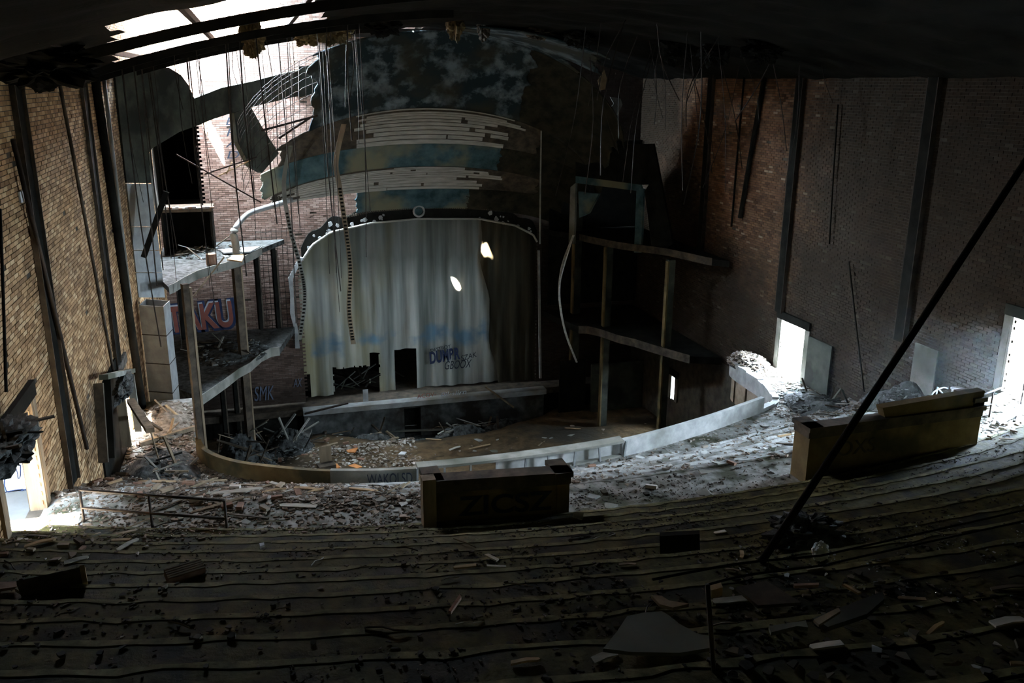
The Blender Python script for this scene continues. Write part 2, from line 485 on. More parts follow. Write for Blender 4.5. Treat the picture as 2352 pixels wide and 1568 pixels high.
BL, BH = 0.28, 0.086


def brick_field(parent, axis, c, sgn, u0, u1, z0, z1, holes, mat, n_single=300, miss=0.006, inside=None, seed=3):
    """real bricks proud of the mortar; the largest in view are objects, the rest one joined part"""
    rng = np.random.default_rng(seed)
    items = []
    nz = int((z1 - z0) / BH)
    for j in range(nz):
        z = z0 + j * BH
        off = (BL / 2 if j % 2 else 0) + rng.uniform(-0.012, 0.012)
        u = u0 + off - BL
        while u < u1:
            a, b = max(u, u0), min(u + BL - 0.014, u1)
            u += BL
            if b - a < 0.05: continue
            uc, zc = (a + b) / 2, z + BH / 2
            if any(h[0] - 0.02 < uc < h[1] + 0.02 and h[2] - 0.02 < zc < h[3] + 0.02 for h in holes): continue
            if inside and not inside(uc, zc): continue
            if rng.random() < miss: continue
            items.append((a, b, z, z + BH - 0.014, 0.012 + rng.uniform(-0.004, 0.007)))
    area = []
    for a, b, e, f, d in items:
        uc, zc = (a + b) / 2, (e + f) / 2
        p = (c, uc, zc) if axis == 'X' else (uc, c, zc)
        x, y, k = project(p)
        ok = k > 0 and 4 < x < W_ - 4 and 4 < y < H_ - 4
        ang = abs(Vector(p).normalized()[0 if axis == 'X' else 1])
        area.append(ang / (k * k) * (b - a) if ok else 0)
    order = np.argsort(-np.array(area))
    single = set(int(i) for i in order[:n_single] if area[int(i)] > 0)

    def geom(a, b, e, f, d):
        if axis == 'X':
            q = [(c, a, e), (c, b, e), (c, b, f), (c, a, f)]
            g = [(c + sgn * d, y, z) for _, y, z in q]
        else:
            q = [(a, c, e), (b, c, e), (b, c, f), (a, c, f)]
            g = [(x, c + sgn * d, z) for x, _, z in q]
        return q + g
    V, F = [], []
    fs = [(4, 5, 6, 7), (0, 1, 5, 4), (1, 2, 6, 5), (2, 3, 7, 6), (3, 0, 4, 7)]
    for i, it in enumerate(items):
        if i in single: continue
        n = len(V)
        V += geom(*it)
        F += [tuple(n + k for k in f) for f in fs]
    me = bpy.data.meshes.new('brickwork')
    me.from_pydata(V, [], F)
    me.materials.append(mat)
    o = link('brickwork', me, parent)
    o['kind'] = 'stuff'
    if single:
        hb = MB()
        L_, T_, Z_ = BL - 0.014, 1.0, BH - 0.014
        if axis == 'X':
            q = [(0, -L_ / 2, -Z_ / 2), (0, L_ / 2, -Z_ / 2), (0, L_ / 2, Z_ / 2), (0, -L_ / 2, Z_ / 2)]
            q += [(sgn * 0.013, y, z) for _, y, z in q]
        else:
            q = [(-L_ / 2, 0, -Z_ / 2), (L_ / 2, 0, -Z_ / 2), (L_ / 2, 0, Z_ / 2), (-L_ / 2, 0, Z_ / 2)]
            q += [(x, sgn * 0.013, z) for x, _, z in q]
        bm_ = hb.add(q, fs).mesh('brick', mat)
        for i in sorted(single):
            a, b, e, f, d = items[i]
            uc, zc, s = (a + b) / 2, (e + f) / 2, (b - a) / L_
            o = bpy.data.objects.new('brick', bm_)
            COL.objects.link(o)
            o.parent = parent
            if axis == 'X':
                o.location = (c, uc, zc); o.scale = (d / 0.013, s, 1)
            else:
                o.location = (uc, c, zc); o.scale = (s, d / 0.013, 1)


HL = [(13.9, 16.2, -7.45, -5.35), (25.2, 26.5, -10.0, -7.9)]
HR = [(25.3, 26.85, -10.0, -8.12), (15.0, 16.95, -7.45, -5.5), (34.72, 35.18, -14.1, -12.95)]
wl = wall_plane('wall_left', 'X', WL, YB, 41.0, -17.2, 5.0, HL + [(35.6, 41.2, 3.0, 5.2), (38.0, 39.7, 0.3, 3.0)], -0.25, M['mortar'])  # lowered top and side opening by the stage are added to admit light
wr = wall_plane('wall_right', 'X', WR, YB, 41.0, -17.2, 5.0, HR, 0.5, M['mortar'])
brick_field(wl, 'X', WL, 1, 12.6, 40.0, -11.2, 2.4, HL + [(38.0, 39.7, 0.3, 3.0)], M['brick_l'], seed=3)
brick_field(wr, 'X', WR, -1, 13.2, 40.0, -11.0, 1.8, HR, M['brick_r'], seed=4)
wb = wall_plane('wall_back', 'Y', YB, WL - 0.5, WR + 0.5, -17.2, 5.0, [], -0.4, M['plaster_dark'])


# proscenium arch line (bottom edge of the arch) at x
ARCH = [(1.45, -14.4), (1.50, -8.6), (1.65, -7.77), (2.17, -7.01), (3.06, -6.45), (4.82, -6.12), (7.01, -6.0), (9.89, -6.1), (11.59, -6.47), (12.5, -6.95), (12.8, -7.46), (12.85, -14.4)]


def arch_z(x):
    for (a, za), (b, zb) in zip(ARCH[1:-1], ARCH[2:-1]):
        if a <= x <= b: return za + (zb - za) * (x - a) / (b - a)
    return -14.4


def prosc_wall():
    mb = MB()
    xs = [WL - 0.5] + [a for a, _ in ARCH[1:-1]] + [WR + 0.5]
    top, bot, t = 5.0, -17.2, 0.7
    n = len(xs)

    def quad(pts):
        mb.add([(x, YP, z) for x, z in pts], [(0, 1, 2, 3)])
        mb.add([(x, YP + t, z) for x, z in pts], [(3, 2, 1, 0)])
    for a, b, e, f in ((xs[0], xs[1], bot, -5.3), (-2.15, xs[1], -5.3, -0.9), (xs[0], xs[1], -0.9, top)):
        quad([(a, e), (b, e), (b, f), (a, f)])
    mb.box((-2.15, YP + 0.01, -5.3), (-2.05, YP + t, -0.9))
    quad([(xs[-2], bot), (xs[-1], bot), (xs[-1], top), (xs[-2], top)])
    arch = ARCH[1:-1]
    for (a, za), (b, zb) in zip(arch, arch[1:]):
        quad([(a, za), (b, zb), (b, top), (a, top)])
        mb.add([(a, YP, za), (b, YP, zb), (b, YP + t, zb), (a, YP + t, za)], [(0, 1, 2, 3)])
    for x in (arch[0][0], arch[-1][0]):
        z1 = arch[0][1] if x < 7 else arch[-1][1]
        mb.add([(x, YP, -14.4), (x, YP + t, -14.4), (x, YP + t, z1), (x, YP, z1)], [(0, 1, 2, 3)])
    return mb.build('wall_proscenium', M['mortar'], kind='structure')


wp = prosc_wall()
HP = [(-4.1, -2.15, -5.3, -2.2)]
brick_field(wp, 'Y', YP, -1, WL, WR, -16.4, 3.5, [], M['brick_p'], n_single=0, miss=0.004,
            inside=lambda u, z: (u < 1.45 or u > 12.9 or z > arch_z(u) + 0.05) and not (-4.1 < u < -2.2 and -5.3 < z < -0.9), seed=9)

# ------------------------------------------------------------------ floors
mb = MB().box((WL - 0.5, YB, -17.4), (WR + 0.5, 52, -17.0))
floor = mb.build('floor', M['dirt'], kind='structure')


def orchestra():
    """earth covered orchestra floor, curved edge at the pit"""
    mb = MB()
    nx, ny = 90, 60
    vs, fs = [], []
    for j in range(ny + 1):
        for i in range(nx + 1):
            x = WL + (WR - WL) * i / nx
            edge = 36.75 + 2.6 * ((x - 7.6) / 6.3) ** 2
            edge = min(edge, 40.0 if not 1.2 < x < 13 else 38.85)
            y = 12 + (edge - 12) * j / ny
            p = Vector((x * 0.5, y * 0.5, 0))
            z = -15.6 + 0.03 * (37 - y) + 0.12 * mnoise.noise(p) + 0.05 * mnoise.noise(p * 4)
            vs.append((x, y, z))
    for j in range(ny):
        for i in range(nx):
            a = j * (nx + 1) + i
            fs.append((a, a + 1, a + nx + 2, a + nx + 1))
    k = ny * (nx + 1)
    n0 = len(vs)
    for i in range(nx + 1):
        x, y, z = vs[k + i]
        vs.append((x, y + 0.02, -17.0))
    for i in range(nx):
        fs.append((k + i, k + i + 1, n0 + i + 1, n0 + i))
    mb.add(vs, fs)
    return mb.build('floor_orchestra', M['dirt'], kind='structure', smooth=True)


orchestra()
MB().box((WL, 36.0, -17.0), (WR, 39.4, -16.3)).build('floor_pit', M['rubble_dark'], kind='structure')
# stage floor with pale lip, front wall
st = MB().box((WL, 39.0, -14.75), (WR, 52, -14.45)).build('floor_stage', M['wood_dark'], kind='structure')
MB().box((1.3, 38.55, -14.62), (12.9, 39.1, -14.38)).build('stage_lip', M['galv'], st)
MB().box((1.35, 38.95, -17.0), (5.95, 39.2, -14.6)).build('front_wall_panel', M['stage_front'], st)
MB().box((6.75, 38.95, -17.0), (12.9, 39.2, -14.6)).build('front_wall_panel', M['stage_front'], st)
MB().box((5.95, 38.95, -14.85), (6.75, 39.2, -14.6)).build('front_wall_panel', M['stage_front'], st)
MB().box((WL, 39.4, -17.0), (WR, 39.5, -14.7)).build('understage_back', M['soot'], st)
MB().box((WL - 0.5, 51.5, -17), (WR + 0.5, 52, 5)).build('wall_stage_rear', M['soot'], kind='structure')
MB().box((WL - 0.5, 41, -17), (WL, 52, 5)).build('wall_stage_side_left', M['soot'], kind='structure')
MB().box((WR, 41, -17), (WR + 0.5, 52, 5)).build('wall_stage_side_right', M['soot'], kind='structure')
MB().box((WL - 0.5, 40.6, 4.6), (WR + 0.5, 52, 5)).build('ceiling_stage', M['soot'], kind='structure')

# balcony: curved rows of concrete steps
bal = empty('floor_balcony')
tag(bal, kind='structure')


def step_block(name, r_front, r_back, ztop, zfront_bot, wear=0.02, mat='concrete', x0=WL, x1=WR, nose=0.07, nmat='concrete'):
    """one curved step between two arcs; the face toward the stage is at r_front; bare worn nosing as its own piece"""
    n = 150
    A, N, B = [], [], []
    for i in range(n + 1):
        x = x0 + (x1 - x0) * i / n
        w = wear * mnoise.noise(Vector((x * 2.3, ztop * 7, 0))) + 0.6 * wear * mnoise.noise(Vector((x * 7.3, ztop * 7, 4)))
        nn = nose * (1 + 0.7 * mnoise.noise(Vector((x * 3.1, ztop * 5, 9))))
        A.append((x, seg_y(r_front, x) + w, ztop + 0.3 * w))
        N.append((x, seg_y(r_front, x) + w - nn, ztop))
        B.append((x, seg_y(r_back, x), ztop - 0.012))
    m = n + 1
    fs = []
    for i in range(n):
        fs += [(i, m + i, m + i + 1, i + 1)]
    o = MB().add([(x, y, z - 0.006 * (1 - k)) for k, L in ((0, N), (1, B)) for x, y, z in L], fs).build(name, M[mat], bal)
    fs2 = []
    for i in range(n):
        fs2 += [(i, m + i, m + i + 1, i + 1), (i, i + 1, 2 * m + i + 1, 2 * m + i), (m + i, 3 * m + i, 3 * m + i + 1, m + i + 1)]
    MB().add(A + N + [(x, y, zfront_bot) for x, y, _ in A] + [(x, y, z - 0.02) for x, y, z in N], fs2).build('nosing', M[nmat], o)
    return o


R0, DR, DZ, Z0 = 30.15, 0.79, 0.316, -7.10
RA = 28.4
NL, DRL = 8, 0.76
ZA, ZL = -7.42, -10.0
DZL = (ZA - ZL) / NL
step_block('aisle', RA, R0 + 0.02, ZA, ZA - DZL - 0.05)
for k in range(19):
    step_block('step', R0 + DR * k, R0 + DR * (k + 1) + 0.02, Z0 + DZ * k, Z0 + DZ * (k - 1) - 0.05, mat='moss', nmat='nosing')
step_block('landing', R0 + DR * 19, 50.0, Z0 + DZ * 18.2, Z0 + DZ * 17)
for k in range(1, NL):
    step_block('step', RA - DRL * k, RA - DRL * (k - 1) + 0.02, ZA - DZL * k, ZA - DZL * (k + 1) - 0.05, nose=0.16, nmat='dust')

# parapet line on the lower floor (stage side edge of the balcony)
PAR = [(-2.35, 29.0), (-2.3, 26.0), (-2.15, 24.3), (-1.89, 23.35), (-1.3, 22.55), (-0.43, 21.92), (1.28, 21.11), (3.45, 20.66), (6.32, 20.62), (9.26, 20.92), (12.0, 21.75), (14.2, 22.65), (15.15, 23.08), (15.9, 23.6), (16.3, 24.5), (16.55, 25.5), (16.6, 26.6), (16.75, 27.8), (17.3, 28.6)]


def smooth_line(pts, per=8):
    out = []
    P = [Vector((*p, 0)) if len(p) == 2 else Vector(p) for p in pts]
    for i in range(len(P) - 1):
        p0, p1, p2, p3 = P[max(i - 1, 0)], P[i], P[i + 1], P[min(i + 2, len(P) - 1)]
        for k in range(per):
            t = k / per
            out.append(0.5 * ((2 * p1) + (-p0 + p2) * t + (2 * p0 - 5 * p1 + 4 * p2 - p3) * t * t + (-p0 + 3 * p1 - 3 * p2 + p3) * t ** 3))
    out.append(P[-1])
    return out


PL = smooth_line(PAR)
# lower landing slab follows the parapet line
mb = MB()
n = len(PL)
inner = []
for p in PL:
    if p.y > 23.2:
        inner.append(Vector((WL if p.x < 5 else WR, p.y, 0)))
    else:
        t = (p.x - PL[0].x) / (16.3 - PL[0].x)
        x = WL + (WR - WL) * min(max(t, 0), 1)
        inner.append(Vector((x, min(seg_y(RA - DRL * (NL - 1), x) - 0.3, p.y - 0.1), 0)))
up_z, lo_z = ZL, ZL - 0.45
mb.strip([(p.x, p.y, up_z) for p in PL], [(p.x, p.y, up_z) for p in inner], (0, 0, -0.45))
mb.build('lower_landing', M['concrete'], bal)


def arc_range(x0, x1, lo=0, hi=None):
    return [p for p in PL if x0 <= p.x <= x1 and p.y < 23.6]


def par_wall(name, pts, h, t, mat, parent, zb=ZL):
    mb = MB()
    a, b = [], []
    for i, p in enumerate(pts):
        d = (pts[min(i + 1, len(pts) - 1)] - pts[max(i - 1, 0)]).normalized()
        nrm = Vector((-d.y, d.x, 0))
        a.append(p + nrm * t + Vector((0, 0, zb - 0.5)))
        b.append(p + Vector((0, 0, zb - 0.5)))
    m = len(pts)
    vs = a + b + [q + Vector((0, 0, h + 0.5)) for q in a] + [q + Vector((0, 0, h + 0.5)) for q in b]
    fs = []
    for i in range(m - 1):
        fs += [(i, i + 1, 2 * m + i + 1, 2 * m + i), (m + i, 3 * m + i, 3 * m + i + 1, m + i + 1), (2 * m + i, 2 * m + i + 1, 3 * m + i + 1, 3 * m + i)]
    fs += [(0, 2 * m, 3 * m, m), (m - 1, 2 * m - 1, 4 * m - 1, 3 * m - 1)]
    mb.add(vs, fs)
    return mb.build(name, M[mat], parent)


par = tag(empty('balcony_parapet', (3.45, 20.66, ZL)), 'low curved balcony parapet of plaster, steel studs and stone, edging the drop', 'parapet')
PARO = Vector((3.45, 20.66, ZL))


def rel(o, org):
    o.location = Vector(o.location) - org
    return o


iL = [i for i, p in enumerate(PL) if p.x < 1.15 and p.y < 30 and i < n // 2]
rel(par_wall('tan_section', [q for q in PL[:iL[-1] + 2] if q.y < 24.4], 0.44, 0.14, 'tan_panel', par), PARO)['label'] = 'brown stained plaster section'
iM = [i for i in range(iL[-1] + 1, n) if PL[i].x <= 3.75]
rel(par_wall('grey_section', PL[iM[0]:iM[-1] + 1], 0.46, 0.14, 'plaster', par), PARO)['label'] = 'grey section with spray painted letters'
i0 = iM[-1]
i1 = min(i for i in range(n) if PL[i].x >= 9.15)
seg = PL[i0:i1 + 1]
rel(par_wall('broken_section_kerb', seg, 0.05, 0.14, 'plaster', par), PARO)
mbx = MB()
for p in seg[::1]:
    pass
a = [p + Vector((0, 0.26, ZL + 0.46)) for p in seg]
b = [p + Vector((0, -0.10, ZL + 0.46)) for p in seg]
rel(MB().strip(a, b, (0, 0, 0.07)).build('ledge', M['plaster'], par), PARO)['label'] = 'pale blue grey ledge strewn with grit'
for i in range(0, len(seg), 2):
    p = seg[i] + Vector((random.uniform(-.05, .05), 0, 0))
    rel(MB().beam(p + Vector((0, 0, ZL)), p + Vector((random.uniform(-.06, .06), 0, ZL + 0.46)), 0.06, 0.05).build('stud', M['galv'], par), PARO)
rel(MB().strip([p + Vector((0, 0.2, ZL)) for p in seg[6:20]], [p + Vector((0, 0.2, ZL + 0.4)) for p in seg[6:20]], (0, 0.03, 0)).build('back_sheet', M['plaster_white'], par), PARO)
i2 = min(i for i in range(n) if PL[i].x >= 14.9)
rel(par_wall('white_section', PL[i1:i2 + 1], 0.50, 0.14, 'plaster_white', par), PARO)['label'] = 'white plaster section with chipped top'
for i in range(i2, n - 1, 3):
    q = PL[i:i + 4]
    if len(q) > 1:
        rel(par_wall('stone_kerb', q, random.uniform(0.06, 0.16), 0.22, 'plaster_white', par), PARO)
for i in range(i2 + 4, n - 8, 6):
    q = [p + Vector((-0.06, 0, 0)) for p in PL[i:i + 6]]
    rel(par_wall('fascia_panel', q, 0.42, 0.05, 'stone', par, zb=ZL - 0.95), PARO)

# ------------------------------------------------------------------ ceiling vault
def vault_z(x):
    t = (x - CX) / 11.0
    return 0.15 + 1.75 * (1 - t * t)


def in_roof_hole(x, y):
    w = 0.5 * mnoise.noise(Vector((x, y, 3)))
    return x < 2.3 + w and 29.2 + w < y < 40.2


ROOF_Z = 5.0
# sunbeam holes in the roof deck: where the beams land in the room
SUN_SPOTS = [(onY(1120, 590, 40.35), 0.36, 0.34), (onY(1047, 651, 40.35), 0.20, 0.20), (onY(1103, 558, 40.35), 0.05, 0.30)]
roof_holes = [(-4.3, 0.6, 37.8, 40.0)]
for p, sx, sy in SUN_SPOTS:
    q = p - SUN_DIR * ((ROOF_Z - p.z) / -SUN_DIR.z)
    roof_holes.append((q.x - sx / 2, q.x + sx / 2, q.y - sy / 2, q.y + sy / 2))


def flat_with_holes(name, z, x0, x1, y0, y1, holes, thick, mat):
    us = sorted({x0, x1, *[h[0] for h in holes], *[h[1] for h in holes]})
    ws = sorted({y0, y1, *[h[2] for h in holes], *[h[3] for h in holes]})
    mb = MB()
    for a, b in zip(us, us[1:]):
        for e, f in zip(ws, ws[1:]):
            xc, yc = (a + b) / 2, (e + f) / 2
            if any(h[0] < xc < h[1] and h[2] < yc < h[3] for h in holes): continue
            mb.box((a, e, z), (b, f, z + thick))
    return mb.build(name, mat, kind='structure')


flat_with_holes('roof_deck', ROOF_Z, WL - 0.5, WR + 0.5, YB - 0.4, YP + 0.7, roof_holes, 0.06, M['soot'])


def inside_poly(x, y, poly):
    c = False
    n_ = len(poly)
    for i in range(n_):
        (x0, y0), (x1, y1) = poly[i], poly[(i + 1) % n_]
        if (y0 > y) != (y1 > y) and x < (x1 - x0) * (y - y0) / (y1 - y0) + x0: c = not c
    return c


GAP = [(-1.8, 14.5), (1.1, 14.5), (1.7, 22), (2.7, 34), (2.7, 41), (-4.3, 41), (-4.2, 34), (-2.8, 22)]
beam_lines = [SUN_SPOTS[k][0] for k in range(3)]


def in_roof_hole(x, y):
    w = 0.35 * mnoise.noise(Vector((x * 1.3, y * 1.3, 3)))
    if inside_poly(x + w, y + w, GAP): return True
    for p in beam_lines:                       # plaster gone where the sunbeams come through
        q = p - SUN_DIR * ((1.9 - p.z) / -SUN_DIR.z)
        if (x - q.x) ** 2 + (y - q.y) ** 2 < 0.4 ** 2: return True
    return False


mb = MB()
nx, ny = 88, 190
y0c, y1c = YB - 0.3, YP
dead = []
vs, fs = [], []
for j in range(ny + 1):
    for i in range(nx + 1):
        x = WL - 0.1 + (WR - WL + 0.2) * i / nx
        y = y0c + (y1c - y0c) * j / ny
        vs.append((x, y, vault_z(x) + 0.10 * mnoise.noise(Vector((x * 0.9, y * 0.9, 0)))))
for j in range(ny):
    for i in range(nx):
        x = WL - 0.1 + (WR - WL + 0.2) * (i + .5) / nx
        y = y0c + (y1c - y0c) * (j + .5) / ny
        if in_roof_hole(x, y): continue
        a = j * (nx + 1) + i
        fs.append((a, a + 1, a + nx + 2, a + nx + 1))
mb.add(vs, fs)
ceil = mb.build('ceiling', M['ceiling'], kind='structure')

# ------------------------------------------------------------------ outdoor ground seen through the doors
MB().box((-60, -40, -17.6), (80, 90, -17.45)).build('ground_outside', M['ground'], kind='structure')
MB().box((-8.1, 4.0, -17.4), (-7.7, 45.0, -1.5)).build('added_sky_blocker', M['stone'], kind='structure')  # added wall, out of view; holds back skylight at the left doors
MB().box((-7.5, 11.8, -7.75), (-4.35, 17.3, -7.46)).build('landing_outside_left', M['ground'], kind='structure')
flat_with_holes('added_enclosure_roof', -4.6, -7.6, -4.35, 11.7, 17.4, [(-6.15, -4.5, 12.05, 14.05)], 0.12, M['stone'])  # added enclosure; its roof slot shapes the light at the left door
MB().box((-7.6, 11.6, -7.6), (-4.35, 11.8, -4.5)).build('added_enclosure_near', M['stone'], kind='structure')  # near side of the added enclosure
MB().box((-7.65, 11.6, -7.6), (-7.5, 17.4, -4.5)).build('added_enclosure_side', M['stone'], kind='structure')  # outer side of the added enclosure
MB().box((18.35, 13.6, -7.75), (20.5, 18.0, -7.5)).build('landing_outside_right', M['ground'], kind='structure')
MB().box((18.35, 24.5, -10.3), (20.5, 27.8, -10.05)).build('landing_outside_lower', M['ground'], kind='structure')

# ------------------------------------------------------------------ placement on the balcony
def bz(x, y):
    """height of the balcony floor"""
    r = math.hypot(x - AC[0], y - AC[1])
    if r >= R0: return Z0 + DZ * min(int((r - R0) / DR), 18)
    if r >= RA: return ZA
    k = int(math.ceil((RA - r) / DRL))
    return ZL if k >= NL else ZA - DZL * k


def onB(px, py):
    d = ray(px, py)
    t = 2.0
    while t < 45:
        p = d * t
        if p.z <= bz(p.x, p.y): return Vector((p.x, p.y, bz(p.x, p.y)))
        t += 0.02
    return p


SA, SB = Vector((-4.1, 31.0)), Vector((1.3, 38.8))
SU = (SB - SA).normalized()
SN = Vector((SU.y, -SU.x, 0))                     # toward the room


def onS(px, py):
    """point on the left splay between side wall and proscenium"""
    d = ray(px, py)
    t = (SA.x * SN.x + SA.y * SN.y) / (d.x * SN.x + d.y * SN.y)
    return d * t


def text_mesh(body, size, mat, bold=0.0, shear=0.0, depth=0.004):
    c = bpy.data.curves.new('lettering', 'FONT')
    c.body = body
    c.size = size
    c.offset = bold
    c.shear = shear
    c.extrude = depth
    c.align_x = 'CENTER'
    c.align_y = 'CENTER'
    o = bpy.data.objects.new('lettering', c)
    COL.objects.link(o)
    dg = bpy.context.evaluated_depsgraph_get()
    me = bpy.data.meshes.new_from_object(o.evaluated_get(dg))
    bpy.data.objects.remove(o)
    me.materials.clear()
    me.materials.append(mat)
    return me


def lettering(parent, body, loc, width, mat, height=None, bold=0.0, shear=0.0, rotz=0.0, tilt=0.0, org=Vector((0, 0, 0)), name='lettering'):
    """painted letters standing on a wall that faces -Y (rotz turns it)"""
    me = text_mesh(body, 1.0, mat, bold, shear)
    xs = [v.co.x for v in me.vertices]
    ys = [v.co.y for v in me.vertices]
    w, h = max(xs) - min(xs), max(ys) - min(ys)
    o = link(name, me, parent)
    o.rotation_euler = Matrix.Rotation(rotz, 3, 'Z').to_4x4().to_3x3().to_euler()
    R = Matrix.Rotation(rotz, 4, 'Z') @ Matrix.Rotation(tilt, 4, 'Y') @ Matrix.Rotation(math.pi / 2, 4, 'X')
    o.rotation_euler = R.to_euler()
    o.scale = (width / w, (height or h * width / w) / h, 1)
    o.location = Vector(loc) - org
    return o


# ------------------------------------------------------------------ stage curtain
def curtain():
    x0, x1, z0, z1 = 1.25, 13.0, -14.36, -5.7
    nx, nz = 200, 120
    holes = []

    def hx(px, py): return onY(px, py, 40.35)
    a, b, c_, d_ = hx(765, 846), hx(852, 905), hx(850, 812), hx(873, 905)
    e, f = hx(905, 803), hx(958, 889)
    vs, fs = [], []
    for j in range(nz + 1):
        for i in range(nx + 1):
            x = x0 + (x1 - x0) * i / nx
            z = z0 + (z1 - z0) * j / nz
            hang = 1 - 0.6 * j / nz
            y = 40.35 + hang * (0.07 * math.sin(x * 7.1 + 0.6 * math.sin(x * 2.3)) + 0.06 * mnoise.noise(Vector((x * 3.2, 0, z * 0.15))) + 0.10 * mnoise.noise(Vector((x * 0.8, 5, z * 0.1))))
            vs.append((x, y, z))
    for j in range(nz):
        for i in range(nx):
            x = x0 + (x1 - x0) * (i + .5) / nx
            z = z0 + (z1 - z0) * (j + .5) / nz
            w = 0.06 * mnoise.noise(Vector((x * 5, z * 5, 0)))
            if a.x < x + w < b.x and b.z - 0.2 < z < a.z + w: continue
            if c_.x < x < d_.x + w and b.z - 0.2 < z < c_.z + w: continue
            if e.x < x + w * .5 < f.x and f.z < z < e.z + w: continue
            if x < 1.75 and z < -13.2 + w: continue
            q = j * (nx + 1) + i
            fs.append((q, q + 1, q + nx + 2, q + nx + 1))
    root = tag(empty('stage_curtain', (7.0, 40.35, -14.4)), 'huge water-stained grey stage curtain with torn openings at the bottom', 'curtain')
    org = Vector((7.0, 40.35, -14.4))
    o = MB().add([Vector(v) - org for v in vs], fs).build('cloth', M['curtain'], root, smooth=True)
    lettering(root, 'DUMBR', onY(1020, 818, 40.12), 1.5, M['spray_navy'], 0.62, bold=0.035, shear=0.1, tilt=-0.10, org=org, name='bubble_lettering')
    lettering(root, 'DESTROY', onY(1012, 800, 40.12), 1.0, M['spray_dark'], 0.16, tilt=-0.16, org=org)
    lettering(root, 'GBOOX', onY(1050, 838, 40.12), 1.35, M['spray_dark'], 0.42, shear=0.3, org=org)
    lettering(root, 'SZAK', onY(1076, 819, 40.12), 0.8, M['spray_dark'], 0.26, shear=0.2, tilt=-0.2, org=org)
    return root


curtain()


def drape(name, x0, x1, z0, z1, Y, mat, label, slope=0.0):
    vs, fs = [], []
    nx, nz = 40, 24
    for j in range(nz + 1):
        for i in range(nx + 1):
            z = z0 + (z1 - z0) * j / nz
            xa = x0 + slope * (z - z0)
            x = xa + (x1 - xa) * i / nx
            x += (0.12 * math.sin(z * 1.7) + 0.1 * mnoise.noise(Vector((0, 0, z)))) * (1 - i / nx)
            vs.append((x - x0, 0.06 * math.sin(x * 9) + 0.05 * mnoise.noise(Vector((x * 3, z * .2, 1))), z - z0))
    for j in range(nz):
        for i in range(nx):
            q = j * (nx + 1) + i
            fs.append((q, q + 1, q + nx + 2, q + nx + 1))
    o = MB().add(vs, fs).build(name, mat, smooth=True, label=label, cat='drape')
    o.location = (x0, Y, z0)
    return o


drape('side_drape', 10.75, 12.95, -14.36, -5.75, 40.15, M['curtain_dark'], 'dark brown drape covering the right end of the stage curtain', slope=-0.1)

# stage clutter behind the torn openings
for k in range(14):
    x = random.uniform(3.0, 6.6)
    a = Vector((x, random.uniform(41.0, 42.5), -14.4))
    b_ = a + Vector((random.uniform(-1.2, 1.2), random.uniform(-.3, .6), random.uniform(0.1, 0.8)))
    MB().beam(Vector((0, 0, 0.04)), b_ - a, 0.08, 0.04).build('broken_batten', M['plaster'], label='splintered batten heaped behind the torn stage curtain', cat='batten', group='splintered battens behind the curtain').location = a

# ------------------------------------------------------------------ sounding board arches over the stage
def ell(x, zs, h, w):
    t = min(abs(x - CX) / w, 0.999)
    return zs + h * math.sqrt(1 - t * t)


EDGE = {  # Y, spring z, rise, half width
    'F': (39.85, -6.9, 1.35, 6.9), 'A': (39.3, -5.9, 1.33, 7.6), 'B': (38.6, -5.9, 2.38, 7.6), 'C': (38.0, -5.0, 2.5, 8.0),
    'G': (30.6, -2.6, 4.42, 8.6), 'D': (37.0, -5.0, 4.0, 7.6), 'E': (34.6, -3.0, 4.85, 7.9)}


def epoint(k, x):
    Y, zs, h, w = EDGE[k]
    return Vector((x, Y, ell(x, zs, h, w)))


def band(name, k0, k1, x0, x1, mat, parent, sag=0.0, ragged=0.35, nx=90, nv=26, seed=0):
    """curved plaster band between two arch lines with ragged ends"""
    vs, fs = [], []
    for i in range(nx + 1):
        for j in range(nv + 1):
            t = j / nv
            xa = x0 + ragged * (mnoise.noise(Vector((j * 0.17, seed, 0))) + .4 * mnoise.noise(Vector((j * 0.6, seed, 0))))
            xb = x1 + ragged * (mnoise.noise(Vector((j * 0.17, seed, 7))) + .4 * mnoise.noise(Vector((j * 0.6, seed, 7))))
            x = xa + (xb - xa) * i / nx
            p = epoint(k0, x).lerp(epoint(k1, x), t)
            p.z += sag * math.sin(math.pi * t)
            p.y += -0.5 * sag * math.sin(math.pi * t)
            vs.append(p)
    m = nv + 1
    for i in range(nx):
        for j in range(nv):
            fs.append((i * m + j, (i + 1) * m + j, (i + 1) * m + j + 1, i * m + j + 1))
    mb = MB().add(vs, fs)
    me = mb.mesh(name, mat, True)
    o = link(name, me, parent)
    s = o.modifiers.new('thick', 'SOLIDIFY')
    s.thickness = 0.06
    return o


shell = tag(empty('sounding_board', (7.0, 38.0, -5.0)), 'curved stepped plaster sounding board above the stage, half stripped to its lath', 'sounding board')
SHO = Vector((7.0, 38.0, -5.0))


def sh(o):
    o.location = Vector(o.location) - SHO
    return o


